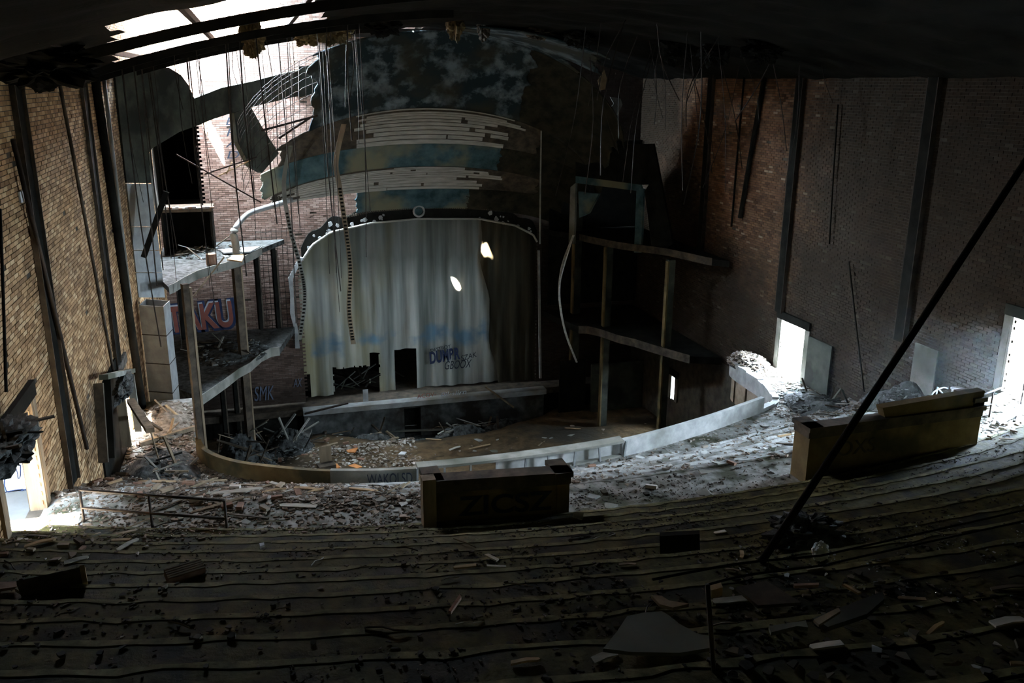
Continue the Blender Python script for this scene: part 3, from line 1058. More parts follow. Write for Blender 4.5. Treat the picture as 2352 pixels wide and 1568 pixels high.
sh(band('upper_cove', 'E', 'D', 2.3, 10.9, M['plaster_dome'], shell, sag=0.5, ragged=0.5, seed=1))['label'] = 'upper cove of sooty blue painted plaster'
sh(band('blue_band', 'C', 'B', 0.2, 10.4, M['plaster_blue'], shell, ragged=0.18, seed=2))['label'] = 'blue and tan painted band'
sh(band('inner_blue_band', 'A', 'F', 4.2, 9.3, M['plaster_blue'], shell, ragged=0.15, seed=3))
sh(band('ceiling_remnant', 'G', 'E', 7.6, 12.4, M['plaster_dome'], shell, ragged=1.2, seed=14))
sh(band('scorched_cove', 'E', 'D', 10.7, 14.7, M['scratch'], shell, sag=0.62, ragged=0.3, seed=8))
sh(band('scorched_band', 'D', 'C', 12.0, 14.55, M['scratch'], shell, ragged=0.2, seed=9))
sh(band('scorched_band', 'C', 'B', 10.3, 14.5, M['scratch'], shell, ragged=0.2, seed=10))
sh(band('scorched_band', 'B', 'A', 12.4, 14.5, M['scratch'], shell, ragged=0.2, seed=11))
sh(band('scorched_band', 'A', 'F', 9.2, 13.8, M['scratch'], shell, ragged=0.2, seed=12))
sh(band('lath_backing', 'D', 'C', 1.0, 12.2, M['wood_dark'], shell, sag=0.25, ragged=0.3, seed=4))
sh(band('lath_backing', 'B', 'A', 0.6, 12.6, M['wood_dark'], shell, sag=0.15, ragged=0.3, seed=5))


def laths(k0, k1, sag, rows, x0, x1, seed):
    rng = random.Random(seed)
    for r in range(rows):
        t = (r + 0.5) / rows
        x = x0 + rng.uniform(-0.4, 1.2) * (0.5 + abs(t - 0.5))
        xe = x1 + rng.uniform(-1.6, 0.6)
        while x < xe - 0.4:
            xb = min(xe, x + rng.uniform(3.5, 8.5))
            if rng.random() < 0.94:
                nseg = max(6, int((xb - x) * 4))
                h = 0.95 / rows * rng.uniform(0.78, 1.0)
                a, b_ = [], []
                for i in range(nseg + 1):
                    xx = x + (xb - x) * i / nseg
                    for lst, tt in ((a, t - h / 2), (b_, t + h / 2)):
                        p = epoint(k0, xx).lerp(epoint(k1, xx), tt)
                        p.z += sag * math.sin(math.pi * tt) - 0.05
                        p.y += -0.5 * sag * math.sin(math.pi * tt) - 0.06 - rng.random() * 0.004
                        lst.append(p)
                sh(MB().strip(a, b_, (0, 0.02, 0.01)).build('lath', M['lath'], shell))
            x = xb + rng.uniform(0.02, 0.3)


laths('D', 'C', 0.25, 11, 4.2, 10.8, 21)
laths('B', 'A', 0.15, 10, 1.0, 10.2, 22)

# frieze of small teeth with a round medallion over the curtain
fr = tag(empty('arch_frieze', (7.0, 39.85, -5.8)), 'dark carved frieze with round medallion above the stage curtain', 'frieze')
FO = Vector((7.0, 39.85, -5.8))
a, b_ = [], []
for i in range(61):
    x = 1.7 + 11.0 * i / 60
    z = arch_z(x)
    a.append(Vector((x, 39.86, z)) - FO)
    b_.append(Vector((x, 39.86, z + 0.55 + 0.1 * math.sin(i))) - FO)
MB().strip(a, b_, (0, 0.12, 0)).build('frieze_board', M['soot'], fr)
for i in range(70):
    x = 3.6 + 6.8 * i / 69
    z = arch_z(x) + 0.5
    MB().box((x - 0.03 - 7.0, -0.08, z + 5.8 - 0.05), (x + 0.03 - 7.0, 0.0, z + 5.8 + 0.06)).build('tooth', M['wood_dark'], fr)
a = [Vector((x, 39.78, arch_z(x) - 0.02)) - FO for x in [1.7 + 11.0 * i / 60 for i in range(61)]]
MB().tube(a, 0.05, 6).build('arch_moulding', M['lath'], fr, smooth=True)
mb = MB()
c0 = onY(962, 485, 39.75) - FO
ring = [c0 + Vector((math.cos(t) * 0.24, 0, math.sin(t) * 0.24)) for t in [2 * math.pi * k / 20 for k in range(21)]]
mb.tube(ring, 0.05, 6)
med = mb.build('medallion_rim', M['plaster_white'], fr, smooth=True)
mb = MB().prism([c0 + Vector((math.cos(t) * 0.2, 0.05, math.sin(t) * 0.2)) for t in [2 * math.pi * k / 16 for k in range(16)]], (0, 0.05, 0))
mb.build('medallion_disc', M['plaster_blue'], med)
for k in range(26):
    px = random.choice([random.uniform(760, 900), random.uniform(700, 780), random.uniform(1100, 1240)])
    x = onY(px, 500, 39.8).x
    if not 1.7 < x < 12.7: continue
    p = Vector((x, 39.78, arch_z(x) + random.uniform(0.0, 0.35))) - FO
    r = random.uniform(0.04, 0.13)
    MB().prism([p + Vector((math.cos(t) * r * random.uniform(.6, 1.2), 0, math.sin(t) * r * random.uniform(.6, 1.2))) for t in [2 * math.pi * q / 6 for q in range(6)]], (0, 0.06, 0)).build('plaster_scrap', M['plaster_white'], fr)

# torn white edge of the arch on the left
mb = MB()
pts = [(692, 592), (676, 622), (668, 640), (670, 680), (672, 720), (680, 760), (684, 800)]
left = [onY(x - random.uniform(2, 7), y, 39.7) for x, y in pts]
right = [onY(x + 5, y, 39.7) for x, y in pts]
mb.strip(left, right, (0, 0.25, 0))
mb.build('broken_plaster_edge', M['plaster_white'], label='ragged white plaster edge left of the stage curtain', cat='plaster')
p0, p1 = onY(1237, 575, 39.7), onY(1241, 868, 39.7)
MB().beam(p0, p1, 0.12, 0.1).build('plaster_strip', M['plaster_white'], label='narrow pale plaster strip upright along the right curtain edge', cat='plaster')

# wire reinforcement left where plaster fell
def wire_grid(name, k0, k1, x0, x1, label, nxw, nvw, sag, group):
    mb = MB()
    for i in range(nxw + 1):
        x = x0 + (x1 - x0) * i / nxw
        pts = []
        for j in range(9):
            t = j / 8
            p = epoint(k0, x).lerp(epoint(k1, x), t)
            p.z += sag * math.sin(math.pi * t) + 0.05 * mnoise.noise(Vector((x * 2, j, 0)))
            pts.append(p - SHO)
        mb.tube(pts, 0.010, 4)
    for j in range(nvw + 1):
        t = j / nvw
        pts = []
        for i in range(25):
            x = x0 + (x1 - x0) * i / 24
            p = epoint(k0, x).lerp(epoint(k1, x), t)
            p.z += sag * math.sin(math.pi * t) + 0.05 * mnoise.noise(Vector((i * .7, t * 5, 3)))
            pts.append(p - SHO)
        mb.tube(pts, 0.012, 4)
    o = mb.build(name, M['wire'], label=label, cat='wire mesh', group=group)
    o.location = SHO
    return o


wire_grid('wire_mesh', 'E', 'D', -0.5, 2.6, 'rusty wire mesh across the sunlit gap left of the upper cove', 12, 9, 0.5, 'wire mesh of the stripped sounding board')
wire_grid('wire_mesh', 'E', 'D', 10.6, 14.6, 'rusty wire mesh at the dark right end of the upper cove', 16, 9, 0.5, 'wire mesh of the stripped sounding board')
wire_grid('wire_mesh', 'C', 'B', 10.2, 14.7, 'rusty wire mesh at the dark right end of the blue band', 18, 6, 0.0, 'wire mesh of the stripped sounding board')


def wall_mesh(x0, x1, z0, z1, label):
    mb = MB()
    sx, sz = 0.22, 0.25
    i = 0
    x = x0
    while x <= x1:
        mb.tube([(x + 0.03 * mnoise.noise(Vector((x * 3, z, 1))), 39.75 + 0.04 * mnoise.noise(Vector((x, z, 0))), z) for z in np.linspace(z0, z1, 14)], 0.013, 4)
        x += sx
    z = z0
    while z <= z1:
        mb.tube([(x, 39.75 + 0.04 * mnoise.noise(Vector((x, z, 0))), z + 0.05 * mnoise.noise(Vector((x * 3, z * 3, 4)))) for x in np.linspace(x0, x1, 9)], 0.013, 4)
        z += sz
    return mb.build('wire_mesh', M['wire'], label=label, cat='wire mesh', group='wire mesh on the proscenium wall')


wall_mesh(-0.2, 1.5, -11.6, -6.2, 'torn square wire mesh on the brick wall left of the stage curtain')
wall_mesh(12.95, 13.9, -11.6, -6.4, 'torn square wire mesh on the dark wall right of the stage curtain')

# ------------------------------------------------------------------ left splay: remains of the plaster side arch
def poly_on(pts, fn, thick, name, mat, parent, org, back=None):
    P = [fn(x, y) for x, y in pts]
    off = (back if back is not None else -SN) * thick
    return MB().prism([p - org for p in P], off).build(name, M[mat], parent)


so = onS(330, 690)
sp = tag(empty('side_arch', so), 'dark plaster side arch with curved band standing against sunlit brick', 'arch')
poly_on([(262, 150), (330, 158), (388, 155), (416, 172), (433, 195), (446, 225), (460, 286), (412, 303), (374, 326), (350, 340), (340, 355), (348, 420), (291, 420)], onS, 0.22, 'side_panel', 'plaster_dark', sp, so)
poly_on([(447, 226), (508, 202), (584, 186), (640, 171), (692, 160), (760, 158), (810, 168), (812, 185), (740, 205), (690, 219), (640, 231), (577, 246), (537, 258), (490, 273), (461, 286)], onS, 0.22, 'arch_band', 'plaster_dark', sp, so)
P36 = lambda x, y: onY(x, y, 36.6)
poly_on([(686, 152), (760, 150), (812, 160), (836, 176), (812, 192), (760, 204), (686, 224)], P36, 0.2, 'arch_band', 'plaster_dark', sp, so, back=Vector((0, 1, 0)))
poly_on([(537, 260), (577, 247), (600, 288), (624, 326), (641, 352), (602, 397), (575, 382), (558, 350), (546, 326), (541, 285)], onS, 0.2, 'torn_slab', 'plaster_dark', sp, so)
# thin pale reveal along the inner edge of the arch
poly_on([(339, 356), (344, 350), (354, 420), (366, 490), (358, 492), (347, 421)], onS, 0.3, 'reveal', 'plaster', sp, so, back=Vector((0, 1, 0)))
ys = [421, 521, 575, 626, 684]
for y0, y1 in zip(ys, ys[1:]):
    def xl(y): return 262 + (y - 150) * 0.107
    def xr(y): return 348 + (y - 420) * 0.118
    poly_on([(xl(y0), y0 + 1), (xr(y0), y0 + 1), (xr(y1), y1 - 1), (xl(y1), y1 - 1)], onS, 0.3, 'pier_block', 'galv', sp, so)
# square sheet-metal duct below, broken off from the pier
do = onY(375, 950, 30.0)
du = tag(empty('air_duct', do), 'pale square sheet-metal air duct with stacked sections, open broken top', 'duct')
B4 = [onY(348, 948, 29.9), onY(402, 953, 29.5), onY(416, 942, 30.3), None]
B4[3] = B4[0] + (B4[2] - B4[1])
zt = [onY(380, y, 29.9).z for y in (950, 895, 830, 764, 697)]
for k, (z0, z1) in enumerate(zip(zt, zt[1:])):
    s_ = 1.0 + 0.015 * (k % 2)
    c0 = sum(B4, Vector()) / 4
    q = [c0 + (p - c0) * s_ for p in B4]
    mb = MB()
    lo = [Vector((p.x, p.y, z0 + 0.015 - (5.9 if k == 0 else 0))) - do for p in q]
    hi = [Vector((p.x, p.y, z1)) - do for p in q]
    ilo = [Vector((c0.x + (p.x - c0.x) * .94, c0.y + (p.y - c0.y) * .94, z1 - 0.5)) - do for p in q]
    ihi = [Vector((c0.x + (p.x - c0.x) * .94, c0.y + (p.y - c0.y) * .94, z1)) - do for p in q]
    fs = [(i, (i + 1) % 4, 4 + (i + 1) % 4, 4 + i) for i in range(4)]
    fs += [(4 + i, 4 + (i + 1) % 4, 12 + (i + 1) % 4, 12 + i) for i in range(4)]
    fs += [(12 + i, 12 + (i + 1) % 4, 8 + (i + 1) % 4, 8 + i) for i in range(4)] + [(8, 9, 10, 11)]
    mb.add(lo + hi + ilo + ihi, fs).build('duct_section', M['galv'], du)
    MB().tube([Vector((p.x, p.y, z0)) - do for p in q + [q[0]]], 0.018, 4).build('seam', M['steel'], du)
# thin rods leaning on the duct
for (x0, y0), (x1, y1) in (((400, 840), (372, 880)), ((416, 790), (398, 850)), ((415, 905), (402, 950))):
    pass

# dark recess behind the arch, burnt organ loft box
MB().box((-4.15, 40.1, -5.4), (-2.1, 43.5, -5.3)).build('recess_floor', M['soot'], kind='structure')
MB().box((-4.15, 40.1, -0.9), (-2.1, 43.5, -0.8)).build('recess_ceiling', M['soot'], kind='structure')
MB().box((-2.2, 40.71, -5.4), (-2.1, 43.5, -0.8)).build('recess_wall', M['soot'], kind='structure')
bo = Vector((-2.75, 37.5, -7.0))
bx = tag(empty('loft_box', bo), 'charred black open-fronted loft box with rubble on its rim', 'box')
MB().box((-0.95, 0.9, 0), (0.95, 1.0, 2.1)).build('back_panel', M['soot'], bx)
MB().box((-0.95, -0.55, 0), (-0.87, 0.9, 2.1)).build('side_panel', M['soot'], bx)
MB().box((0.87, -0.55, 0), (0.95, 0.9, 2.1)).build('side_panel', M['soot'], bx)
MB().box((-1.0, -0.6, 2.0), (1.0, 0.95, 2.12)).build('top_panel', M['wood_dark'], bx)
MB().box((-0.95, -0.58, 0.0), (0.95, 0.95, 0.08)).build('floor_panel', M['soot'], bx)
for k in range(16):
    x = -0.95 + 1.9 * k / 15
    s_ = random.uniform(0.05, 0.13)
    MB().box((x - s_, -0.6, 2.12), (x + s_, -0.35, 2.12 + random.uniform(0.03, 0.1))).build('rim_rubble', M['plaster_white' if k % 3 else 'redbrick'], bx)

# ------------------------------------------------------------------ left side boxes: curved slabs on posts
def slab(front, z, th, back, name, mat, label, cat='slab'):
    F = [onZ(x, y, z) for x, y in front]
    o_ = Vector((sum(p.x for p in F) / len(F), sum(p.y for p in F) / len(F), z - th))
    pts = F + [Vector((bx_, by_, z)) for bx_, by_ in back]
    root = tag(empty(name, o_), label, cat)
    MB().prism([Vector((p.x, p.y, z - th)) - o_ for p in pts], (0, 0, th)).build('floor_plate', M[mat], root)
    a = [Vector((p.x, p.y, z)) - o_ for p in F]
    MB().strip([p + Vector((0, -0.03, 0.07)) for p in a], [p + Vector((0, -0.03, -th - 0.04)) for p in a], (0.0, 0.08, 0)).build('front_edge', M['plaster'], root)
    return root, F


up_slab, upF = slab([(388, 660), (400, 655), (425, 640), (455, 625), (490, 614), (520, 606), (548, 598), (590, 578), (602, 570)], -6.7, 0.2,
                    [(1.0, 39.7), (-3.9, 39.7), (-3.9, 34.0)], 'box_slab', 'rubble_dark', 'upper curved box slab with thin pale edge, littered, held by square posts', 'box slab')
lo_slab, loF = slab([(462, 912), (490, 893), (520, 872), (547, 851), (575, 836), (600, 814), (622, 803), (642, 800)], -10.7, 0.26,
                    [(1.2, 39.7), (-3.9, 39.7), (-3.9, 33.0)], 'box_slab', 'rubble_dark', 'lower curved box slab with broad pale edge, covered in charred litter', 'box slab')


def post(px, py, Y, z0, z1, w, label, mat='wood', side='plaster'):
    p = onY(px, py, Y)
    r = tag(empty('post', (p.x, p.y, z0)), label, 'post', 'posts of the side boxes')
    MB().box((-w / 2, -w / 2, 0), (w / 2, w / 2, z1 - z0)).build('shaft', M[mat], r)
    MB().box((w / 2, -w / 2 - 0.01, 0.1), (w / 2 + 0.06, w / 2 * 0.5, z1 - z0 - 0.1)).build('board', M[side], r)
    r.rotation_euler.z = math.radians(24)
    return r


post(444, 850, 24.3, ZL, onY(418, 652, 24.3).z, 0.17, 'tall square wooden post standing at the left end of the parapet', 'wood_dark', 'wood')
post(557, 800, 36.0, -17.0, -10.98, 0.27, 'square wooden post under the lower slab, left of the stage', 'wood_dark', 'wood')
post(549, 700, 35.6, -10.68, -6.92, 0.27, 'square wooden post between the lower and upper slabs', 'wood_dark', 'wood')
for px, Y, z0, z1 in ((528, 39.3, -16.5, -10.98), (600, 39.3, -10.6, -6.9), (640, 39.3, -10.6, -7.0), (420, 38.5, -10.6, -6.95), (497, 38.9, -16.5, -10.98)):
    post(px, 760, Y, z0, z1, 0.16, {528: 'thin dark stud below the lower slab, near its middle', 600: 'thin dark stud standing on the lower slab, beside the wire mesh', 640: 'thin dark stud at the far end of the lower slab', 420: 'thin dark stud on the lower slab near the air duct', 497: 'thin dark stud below the lower slab, left one'}[px], 'soot', 'wood_dark')
# white bent trim rising from the upper slab
pts = smooth_line([onY(543, 588, 35.9), onY(541, 560, 35.9), onY(537, 532, 35.9), onY(553, 507, 36.2), onY(572, 490, 36.6), onY(600, 480, 37.1), onY(640, 468, 37.8), onY(670, 458, 38.2)], 5)
to = Vector(pts[0])
tr = tag(empty('bent_trim', to), 'white bent pipe-like trim rising from the upper slab toward the sounding board', 'trim')
MB().tube([p - to for p in pts[:12]], 0.15, 8).build('upright', M['plaster'], tr, smooth=True)
MB().tube([p - to for p in pts[11:]], 0.11, 8).build('arc', M['plaster_white'], tr, smooth=True)
poly = [onZ(522, 598, -6.6), onZ(536, 588, -6.6), onZ(562, 586, -6.6), onZ(556, 603, -6.6)]
MB().prism(poly, (0, 0, 0.05)).build('board_scrap', M['wood_raw'], label='sunlit raw board scrap at the foot of the bent white trim', cat='board')
for pl, nm in (([(500, 575), (545, 572), (555, 580), (515, 583)], 'flat white plaster sheet on the upper slab behind the bent trim'),
               ([(552, 571), (598, 568), (575, 580), (556, 582)], 'pointed white plaster sheet at the far end of the upper slab')):
    MB().prism([onZ(x, y, -6.58) for x, y in pl], (0, 0, 0.05)).build('plaster_sheet', M['plaster_white'], label=nm, cat='plaster sheet')
o = MB().tube([Vector((0, 0, 0)), Vector((0, 0, 0.42))], 0.2, 10).build('clay_pot', M['redbrick'], label='pinkish clay cylinder on the edge of the upper slab', cat='pot', smooth=False)
o.location = onZ(487, 608, -6.68)

# graffiti on the brick wall behind the boxes
gx = tag(empty('wall_graffiti', onY(462, 730, 39.93)), 'red block graffiti letters outlined in navy on brick behind the boxes', 'graffiti')
GO = onY(462, 730, 39.93)
lettering(gx, 'TAKU', GO + Vector((0, -0.03, 0)), 3.0, M['spray_navy'], 1.45, bold=0.09, tilt=-0.05, org=GO, name='letter_outline')
lettering(gx, 'TAKU', GO + Vector((-0.04, -0.05, 0.05)), 2.75, M['spray_pale'], 1.22, bold=0.035, tilt=-0.05, org=GO, name='letter_highlight')
lettering(gx, 'TAKU', GO + Vector((0.0, -0.07, 0.0)), 2.75, M['spray_red'], 1.2, bold=0.03, tilt=-0.05, org=GO, name='letter_fill')
for px, py, w, h, body, m_, t in ((530, 318, 0.55, 1.7, 'B\nR\nA\nD', 'spray_dark', 'dark handwritten tag running down the sunlit brick wall'),
                                 (605, 905, 0.9, 0.7, 'SMK', 'spray_blue', 'pale blue scrawl on the wall below the lower slab'),
                                 (683, 880, 0.4, 0.4, 'AX', 'spray_blue', 'small pale scrawl low beside the stage curtain')):
    g = lettering(None, body, onY(px, py, 39.93), w, M[m_], h, shear=0.25, name='graffiti_tag')
    tag(g, t, 'graffiti')

# ------------------------------------------------------------------ right side boxes, in deep shade
def mx(p): return Vector((2 * CX - p.x, p.y, p.z))


for z, th, F, nm in ((-6.7, 0.25, upF, 'dark upper box slab right of the stage'), (-10.7, 0.3, loF, 'dark lower box slab right of the stage')):
    G = [mx(p) for p in F]
    G = [Vector((p.x + 0.1, p.y, z)) for p in G] + [Vector((13.0, 39.7, z)), Vector((17.7, 39.7, z)), Vector((17.7, 30.5, z))]
    o_ = Vector((16, 36, z - th))
    r = tag(empty('box_slab', o_), nm, 'box slab')
    MB().prism([Vector((p.x, p.y, z - th)) - o_ for p in G], (0, 0, th)).build('floor_plate', M['soot'], r)
    k = len(F)
    MB().strip([p - o_ + Vector((0, -0.03, 0.05)) for p in G[:k]], [p - o_ + Vector((0, -0.03, -th)) for p in G[:k]], (0, 0.08, 0)).build('front_edge', M['wood_dark'], r)
for px, py, Y, z0, z1, w, nm in ((1392, 750, 36.3, -17.0, -6.98, 0.3, 'dark square post right of the stage, nearest the curtain'),
                                 (1532, 760, 32.6, -17.0, -6.98, 0.28, 'tan edged post at the corner of the right box slabs'),
                                 (1322, 700, 38.9, -16.5, -3.9, 0.34, 'tall dark pier just right of the stage curtain')):
    p = onY(px, py, Y)
    r = tag(empty('post', (p.x, p.y, z0)), nm, 'post', 'posts of the side boxes')
    MB().box((-w / 2, -w / 2, 0), (w / 2, w / 2, z1 - z0)).build('shaft', M['plaster_dark'], r)
    MB().box((-w / 2 - 0.07, -w / 2 - 0.02, 0), (-w / 2, w / 4, z1 - z0 - 0.05)).build('board', M['tan_panel'], r)
# pale arch frame
def onSR(px, py, off=0.0):
    """right splay, mirrored"""
    a = Vector((2 * CX - SA.x, SA.y)); n_ = Vector((-SN.x, SN.y, 0))
    d = ray(px, py)
    return d * ((a.x * n_.x + a.y * n_.y + off) / (d.x * n_.x + d.y * n_.y))


fo = onSR(1400, 555)
fr2 = tag(empty('side_arch', fo), 'dark plaster side arch right of the stage with faint blue edges', 'arch')
SRN = Vector((-SN.x, SN.y, 0))
for nm, pts, mt in (('top_bar', [(1322, 404), (1470, 424), (1476, 440), (1322, 420)], 'plaster_blue'),
                    ('right_leg', [(1462, 432), (1478, 434), (1472, 580), (1456, 580)], 'plaster_blue'),
                    ('left_leg', [(1310, 430), (1322, 420), (1318, 560), (1306, 560)], 'plaster'),
                    ('upper_panel', [(1322, 335), (1500, 330), (1500, 424), (1470, 424), (1322, 404)], 'soot'),
                    ('side_panel', [(1500, 330), (1545, 560), (1500, 590), (1480, 440), (1490, 424)], 'soot'),
                    ('panel_scrap', [(1328, 440), (1375, 445), (1352, 490), (1330, 500)], 'plaster_blue')):
    P_ = [onSR(x, y) for x, y in pts]
    MB().prism([p - fo for p in P_], -SRN * 0.15).build(nm, M[mt], fr2)
# black panel at the back of the right boxes, painted as a dark void
MB().box((13.2, 39.5, -10.4), (17.8, 39.6, -2.6)).build('shade_panel', M['soot'], label='black panel painted as the dark void behind the right box slabs', cat='shade_panel')
g = lettering(None, 'ROS', Vector((16.0, 39.488, -9.0)), 1.9, M['soot'], 0.9, bold=0.04, name='graffiti_tag')
tag(g, 'faint grey graffiti letters on the black panel right of the stage', 'graffiti')
# low partition with light slanting over it, by the exit
MB().box((15.1, 38.2, -17.0), (17.85, 38.35, -13.2)).build('partition', M['plaster_dark'], label='low grey partition beside the small lit exit at the right', cat='partition')
MB().box((13.55, 38.5, -16.9), (14.9, 38.6, -13.0)).build('dark_door', M['soot'], label='black doorway panel beside the low grey partition', cat='door')

# ------------------------------------------------------------------ ceiling ribs, hangers and cables
def rib(Y, x0, x1, label, w=0.16, h=0.2, dz=-0.1):
    n_ = 26
    o_ = Vector((x0, Y, vault_z(x0)))
    a = [Vector((x0 + (x1 - x0) * i / n_, Y, vault_z(x0 + (x1 - x0) * i / n_) + dz)) - o_ for i in range(n_ + 1)]
    r = MB().strip([p + Vector((0, -w / 2, h / 2)) for p in a], [p + Vector((0, -w / 2, -h / 2)) for p in a], (0, w, 0)).build('ceiling_rib', M['soot'], label=label, cat='rib', group='curved steel ceiling ribs')
    r.location = o_
    return r


for Y, x1, lb in ((18.2, 5.5, 'curved steel ceiling rib nearest the balcony'), (25.0, 5.5, 'second curved steel ceiling rib from the balcony'),
                  (28.4, 3.4, 'third curved steel rib crossing the sunlit gap'), (32.0, 5.0, 'fourth curved steel rib, close to the stage')):
    rib(Y, WL + 0.02, x1 - 0.02, lb)
for k, (xa, lb) in enumerate(((-2.9, 'rusty purlin along the outer side of the sunlit gap'), (-0.9, 'rusty purlin down the middle of the sunlit gap'), (1.2, 'rusty purlin along the inner side of the sunlit gap'))):
    z = vault_z(xa) + 0.06
    MB().beam((xa, 14.6, z), (xa, 36.6, z + 0.1), 0.1, 0.12).build('purlin', M['steel'], label=lb, cat='purlin', group='purlins over the gap')
rng = random.Random(5)
for k in range(46):
    px = rng.uniform(268, 830)
    py0 = rng.uniform(120, 230)
    Y = rng.choice([25.0, 28.4, 32.0, 32.0])
    ln = rng.choice([rng.uniform(40, 200), rng.uniform(200, 620)])
    a = onY(px, py0, Y)
    if a.x < WL + 0.15: continue
    zt_ = vault_z(a.x) - 0.12
    b_ = onY(px + ln * (1238 - px) / 7100 + rng.uniform(-14, 14), py0 + ln, Y)
    if b_.x < WL + 0.1: continue
    a = Vector((a.x, Y, zt_))
    m_ = (a + b_) / 2 + Vector((rng.uniform(-.12, .12), rng.uniform(-.1, .1), 0))
    pts = smooth_line([a - a, m_ - a, b_ - a], 5)
    o = MB().tube(pts, rng.choice([0.010, 0.012, 0.02]), 4).build('hanger_wire', M['wire'], label='thin rusty hanger wire dangling from the ceiling left of the stage', cat='wire', group='hanger wires left of the stage')
    o.location = a
for k in range(34):
    px = rng.uniform(1330, 1900)
    Y = rng.uniform(24, 33)
    a = onY(px, 160, Y)
    if a.x > WR - 0.2: continue
    ln = rng.uniform(60, 330)
    b_ = onY(px + rng.uniform(-90, 60), 160 + ln, Y)
    b_.x = min(b_.x, WR - 0.15)
    a = Vector((a.x, Y, vault_z(a.x) - 0.02))
    pts = smooth_line([a - a, (b_ - a) / 2 + Vector((rng.uniform(-.3, .3), 0, 0)), b_ - a], 5)
    o = MB().tube(pts, rng.choice([0.010, 0.014, 0.02]), 4).build('hanger_wire', M['wire'], label='thin rusty hanger wire dangling along the dim right side', cat='wire', group='hanger wires at the right wall')
    o.location = a
# tilted rods and splinters in front of the sunlit brick
for (x0, y0), (x1, y1), Y, r, m_, lb in (((405, 355), (600, 465), 35.5, 0.03, 'steel', 'dark rod slanting down across the sunlit brick wall'), ((500, 405), (575, 368), 36.2, 0.025, 'wood_raw', 'bright split lath pointing up beside the torn slab'),
                                        ((520, 400), (533, 372), 36.2, 0.03, 'wood_raw', 'short bright splinter on the end of the split lath'), ((470, 400), (590, 360), 36.0, 0.03, 'steel', 'dark rod under the bright split lath'),
                                        ((600, 300), (730, 265), 36.5, 0.05, 'steel', 'upper dark bar across the gap right of the torn slab'), ((640, 318), (720, 265), 36.6, 0.05, 'steel', 'lower dark bar slanting across the gap right of the torn slab'),
                                        ((445, 680), (515, 590), 31.0, 0.03, 'wood', 'thin splinter leaning on the upper slab beside the tall post'),
                                        ((330, 590), (382, 440), 30.6, 0.11, 'soot', 'black charred timber hanging slantwise across the pier')):
    a, b_ = onY(x0, y0, Y), onY(x1, y1, Y)
    a.x = max(a.x, WL + 0.2); b_.x = max(b_.x, WL + 0.2)
    o = MB().beam(Vector((0, 0, 0)), b_ - a, r * 1.6, r * 1.6).build('rod', M[m_], label=lb, cat='rod')
    o.location = a

# pale conduit right of the curtain, top to bottom
a, b_ = onY(1243, 190, 37.0), onY(1240, 560, 37.0)
o = MB().tube([Vector((0, 0, 0)), (b_ - a) * .33 + Vector((.02, 0, 0)), (b_ - a) * .66, b_ - a], 0.035, 6).build('conduit', M['plaster'], label='thin pale conduit hanging straight down right of the sounding board', cat='conduit')
o.location = a


def hanging_strip(pts, Y, w, label, mat='lath', studs=True):
    P_ = smooth_line([onY(x, y, Y) for x, y in pts], 6)
    o_ = P_[0].copy()
    r = tag(empty('hanging_strip', o_), label, 'strip', 'torn edge strips hanging at the stage')
    a = [p - o_ + Vector((-w / 2, 0, 0)) for p in P_]
    b_ = [p - o_ + Vector((w / 2, 0, 0)) for p in P_]
    MB().strip(a, b_, (0, 0.05, 0)).build('strip', M[mat], r)
    if studs:
        for i in range(len(P_) // 3, len(P_) - 2):
            for t in (0.25, 0.75):
                p = P_[i].lerp(P_[i + 1], t) - o_
                MB().box((p.x - w * .3, p.y - 0.03, p.z - 0.035), (p.x + w * .3, p.y, p.z + 0.035)).build('stud', M['soot'], r)
    return r


hanging_strip([(790, 285), (772, 370), (780, 430), (795, 530), (805, 620), (802, 710), (812, 790)], 36.2, 0.2, 'long dark studded strip hanging in front of the stage curtain', 'wood')
hanging_strip([(668, 335), (652, 420), (665, 520), (692, 620), (700, 690), (688, 780)], 36.8, 0.17, 'curved grey strip hanging at the left edge of the stage curtain', 'plaster')
hanging_strip([(1318, 540), (1292, 610), (1285, 680), (1298, 760), (1325, 832)], 36.0, 0.09, 'pale curved strip hanging on the dark pier right of the stage', 'lath', False)
hanging_strip([(1316, 545), (1288, 640), (1284, 690)], 35.9, 0.05, 'short pale strip hanging beside the long one right of the stage', 'lath', False)
# plaster shreds
MB().prism([onY(x, y, 36.0) for x, y in ((1401, 222), (1425, 226), (1430, 240), (1420, 262), (1405, 281), (1382, 274), (1400, 250), (1410, 238))], (0.02, 0.08, 0)).build('plaster_shred', M['plaster_white'], label='bent white plaster shred hanging at upper right of the stage', cat='plaster')
MB().prism([onY(x, y, 36.0) for x, y in ((1388, 160), (1394, 180), (1390, 205), (1378, 208), (1373, 185))], (0.02, 0.06, 0)).build('plaster_shred', M['wood_raw'], label='small tan plaster shred hanging above the bent white one', cat='plaster')

# ------------------------------------------------------------------ wall columns, pipes and door surrounds
def wall_col(px, py, side, z0, z1, w, dpt, mat, label, name='steel_column'):
    X = WL if side < 0 else WR
    p = onX(px, py, X)
    s_ = 1 if side < 0 else -1
    r = tag(empty(name, (X, p.y, z0)), label, 'column')
    x0, x1 = sorted((s_ * 0.02, s_ * dpt))
    MB().box((x0, -w / 2, 0), (x1, -w / 2 + 0.03, z1 - z0)).build('flange', M[mat], r)
    MB().box((x0, w / 2 - 0.03, 0), (x1, w / 2, z1 - z0)).build('flange', M[mat], r)
    MB().box((x0, -w / 2 + 0.03, 0), (x0 + 0.04 if s_ > 0 else x0 + dpt * .5, w / 2 - 0.03, z1 - z0)).build('web', M['soot'], r)
    return r


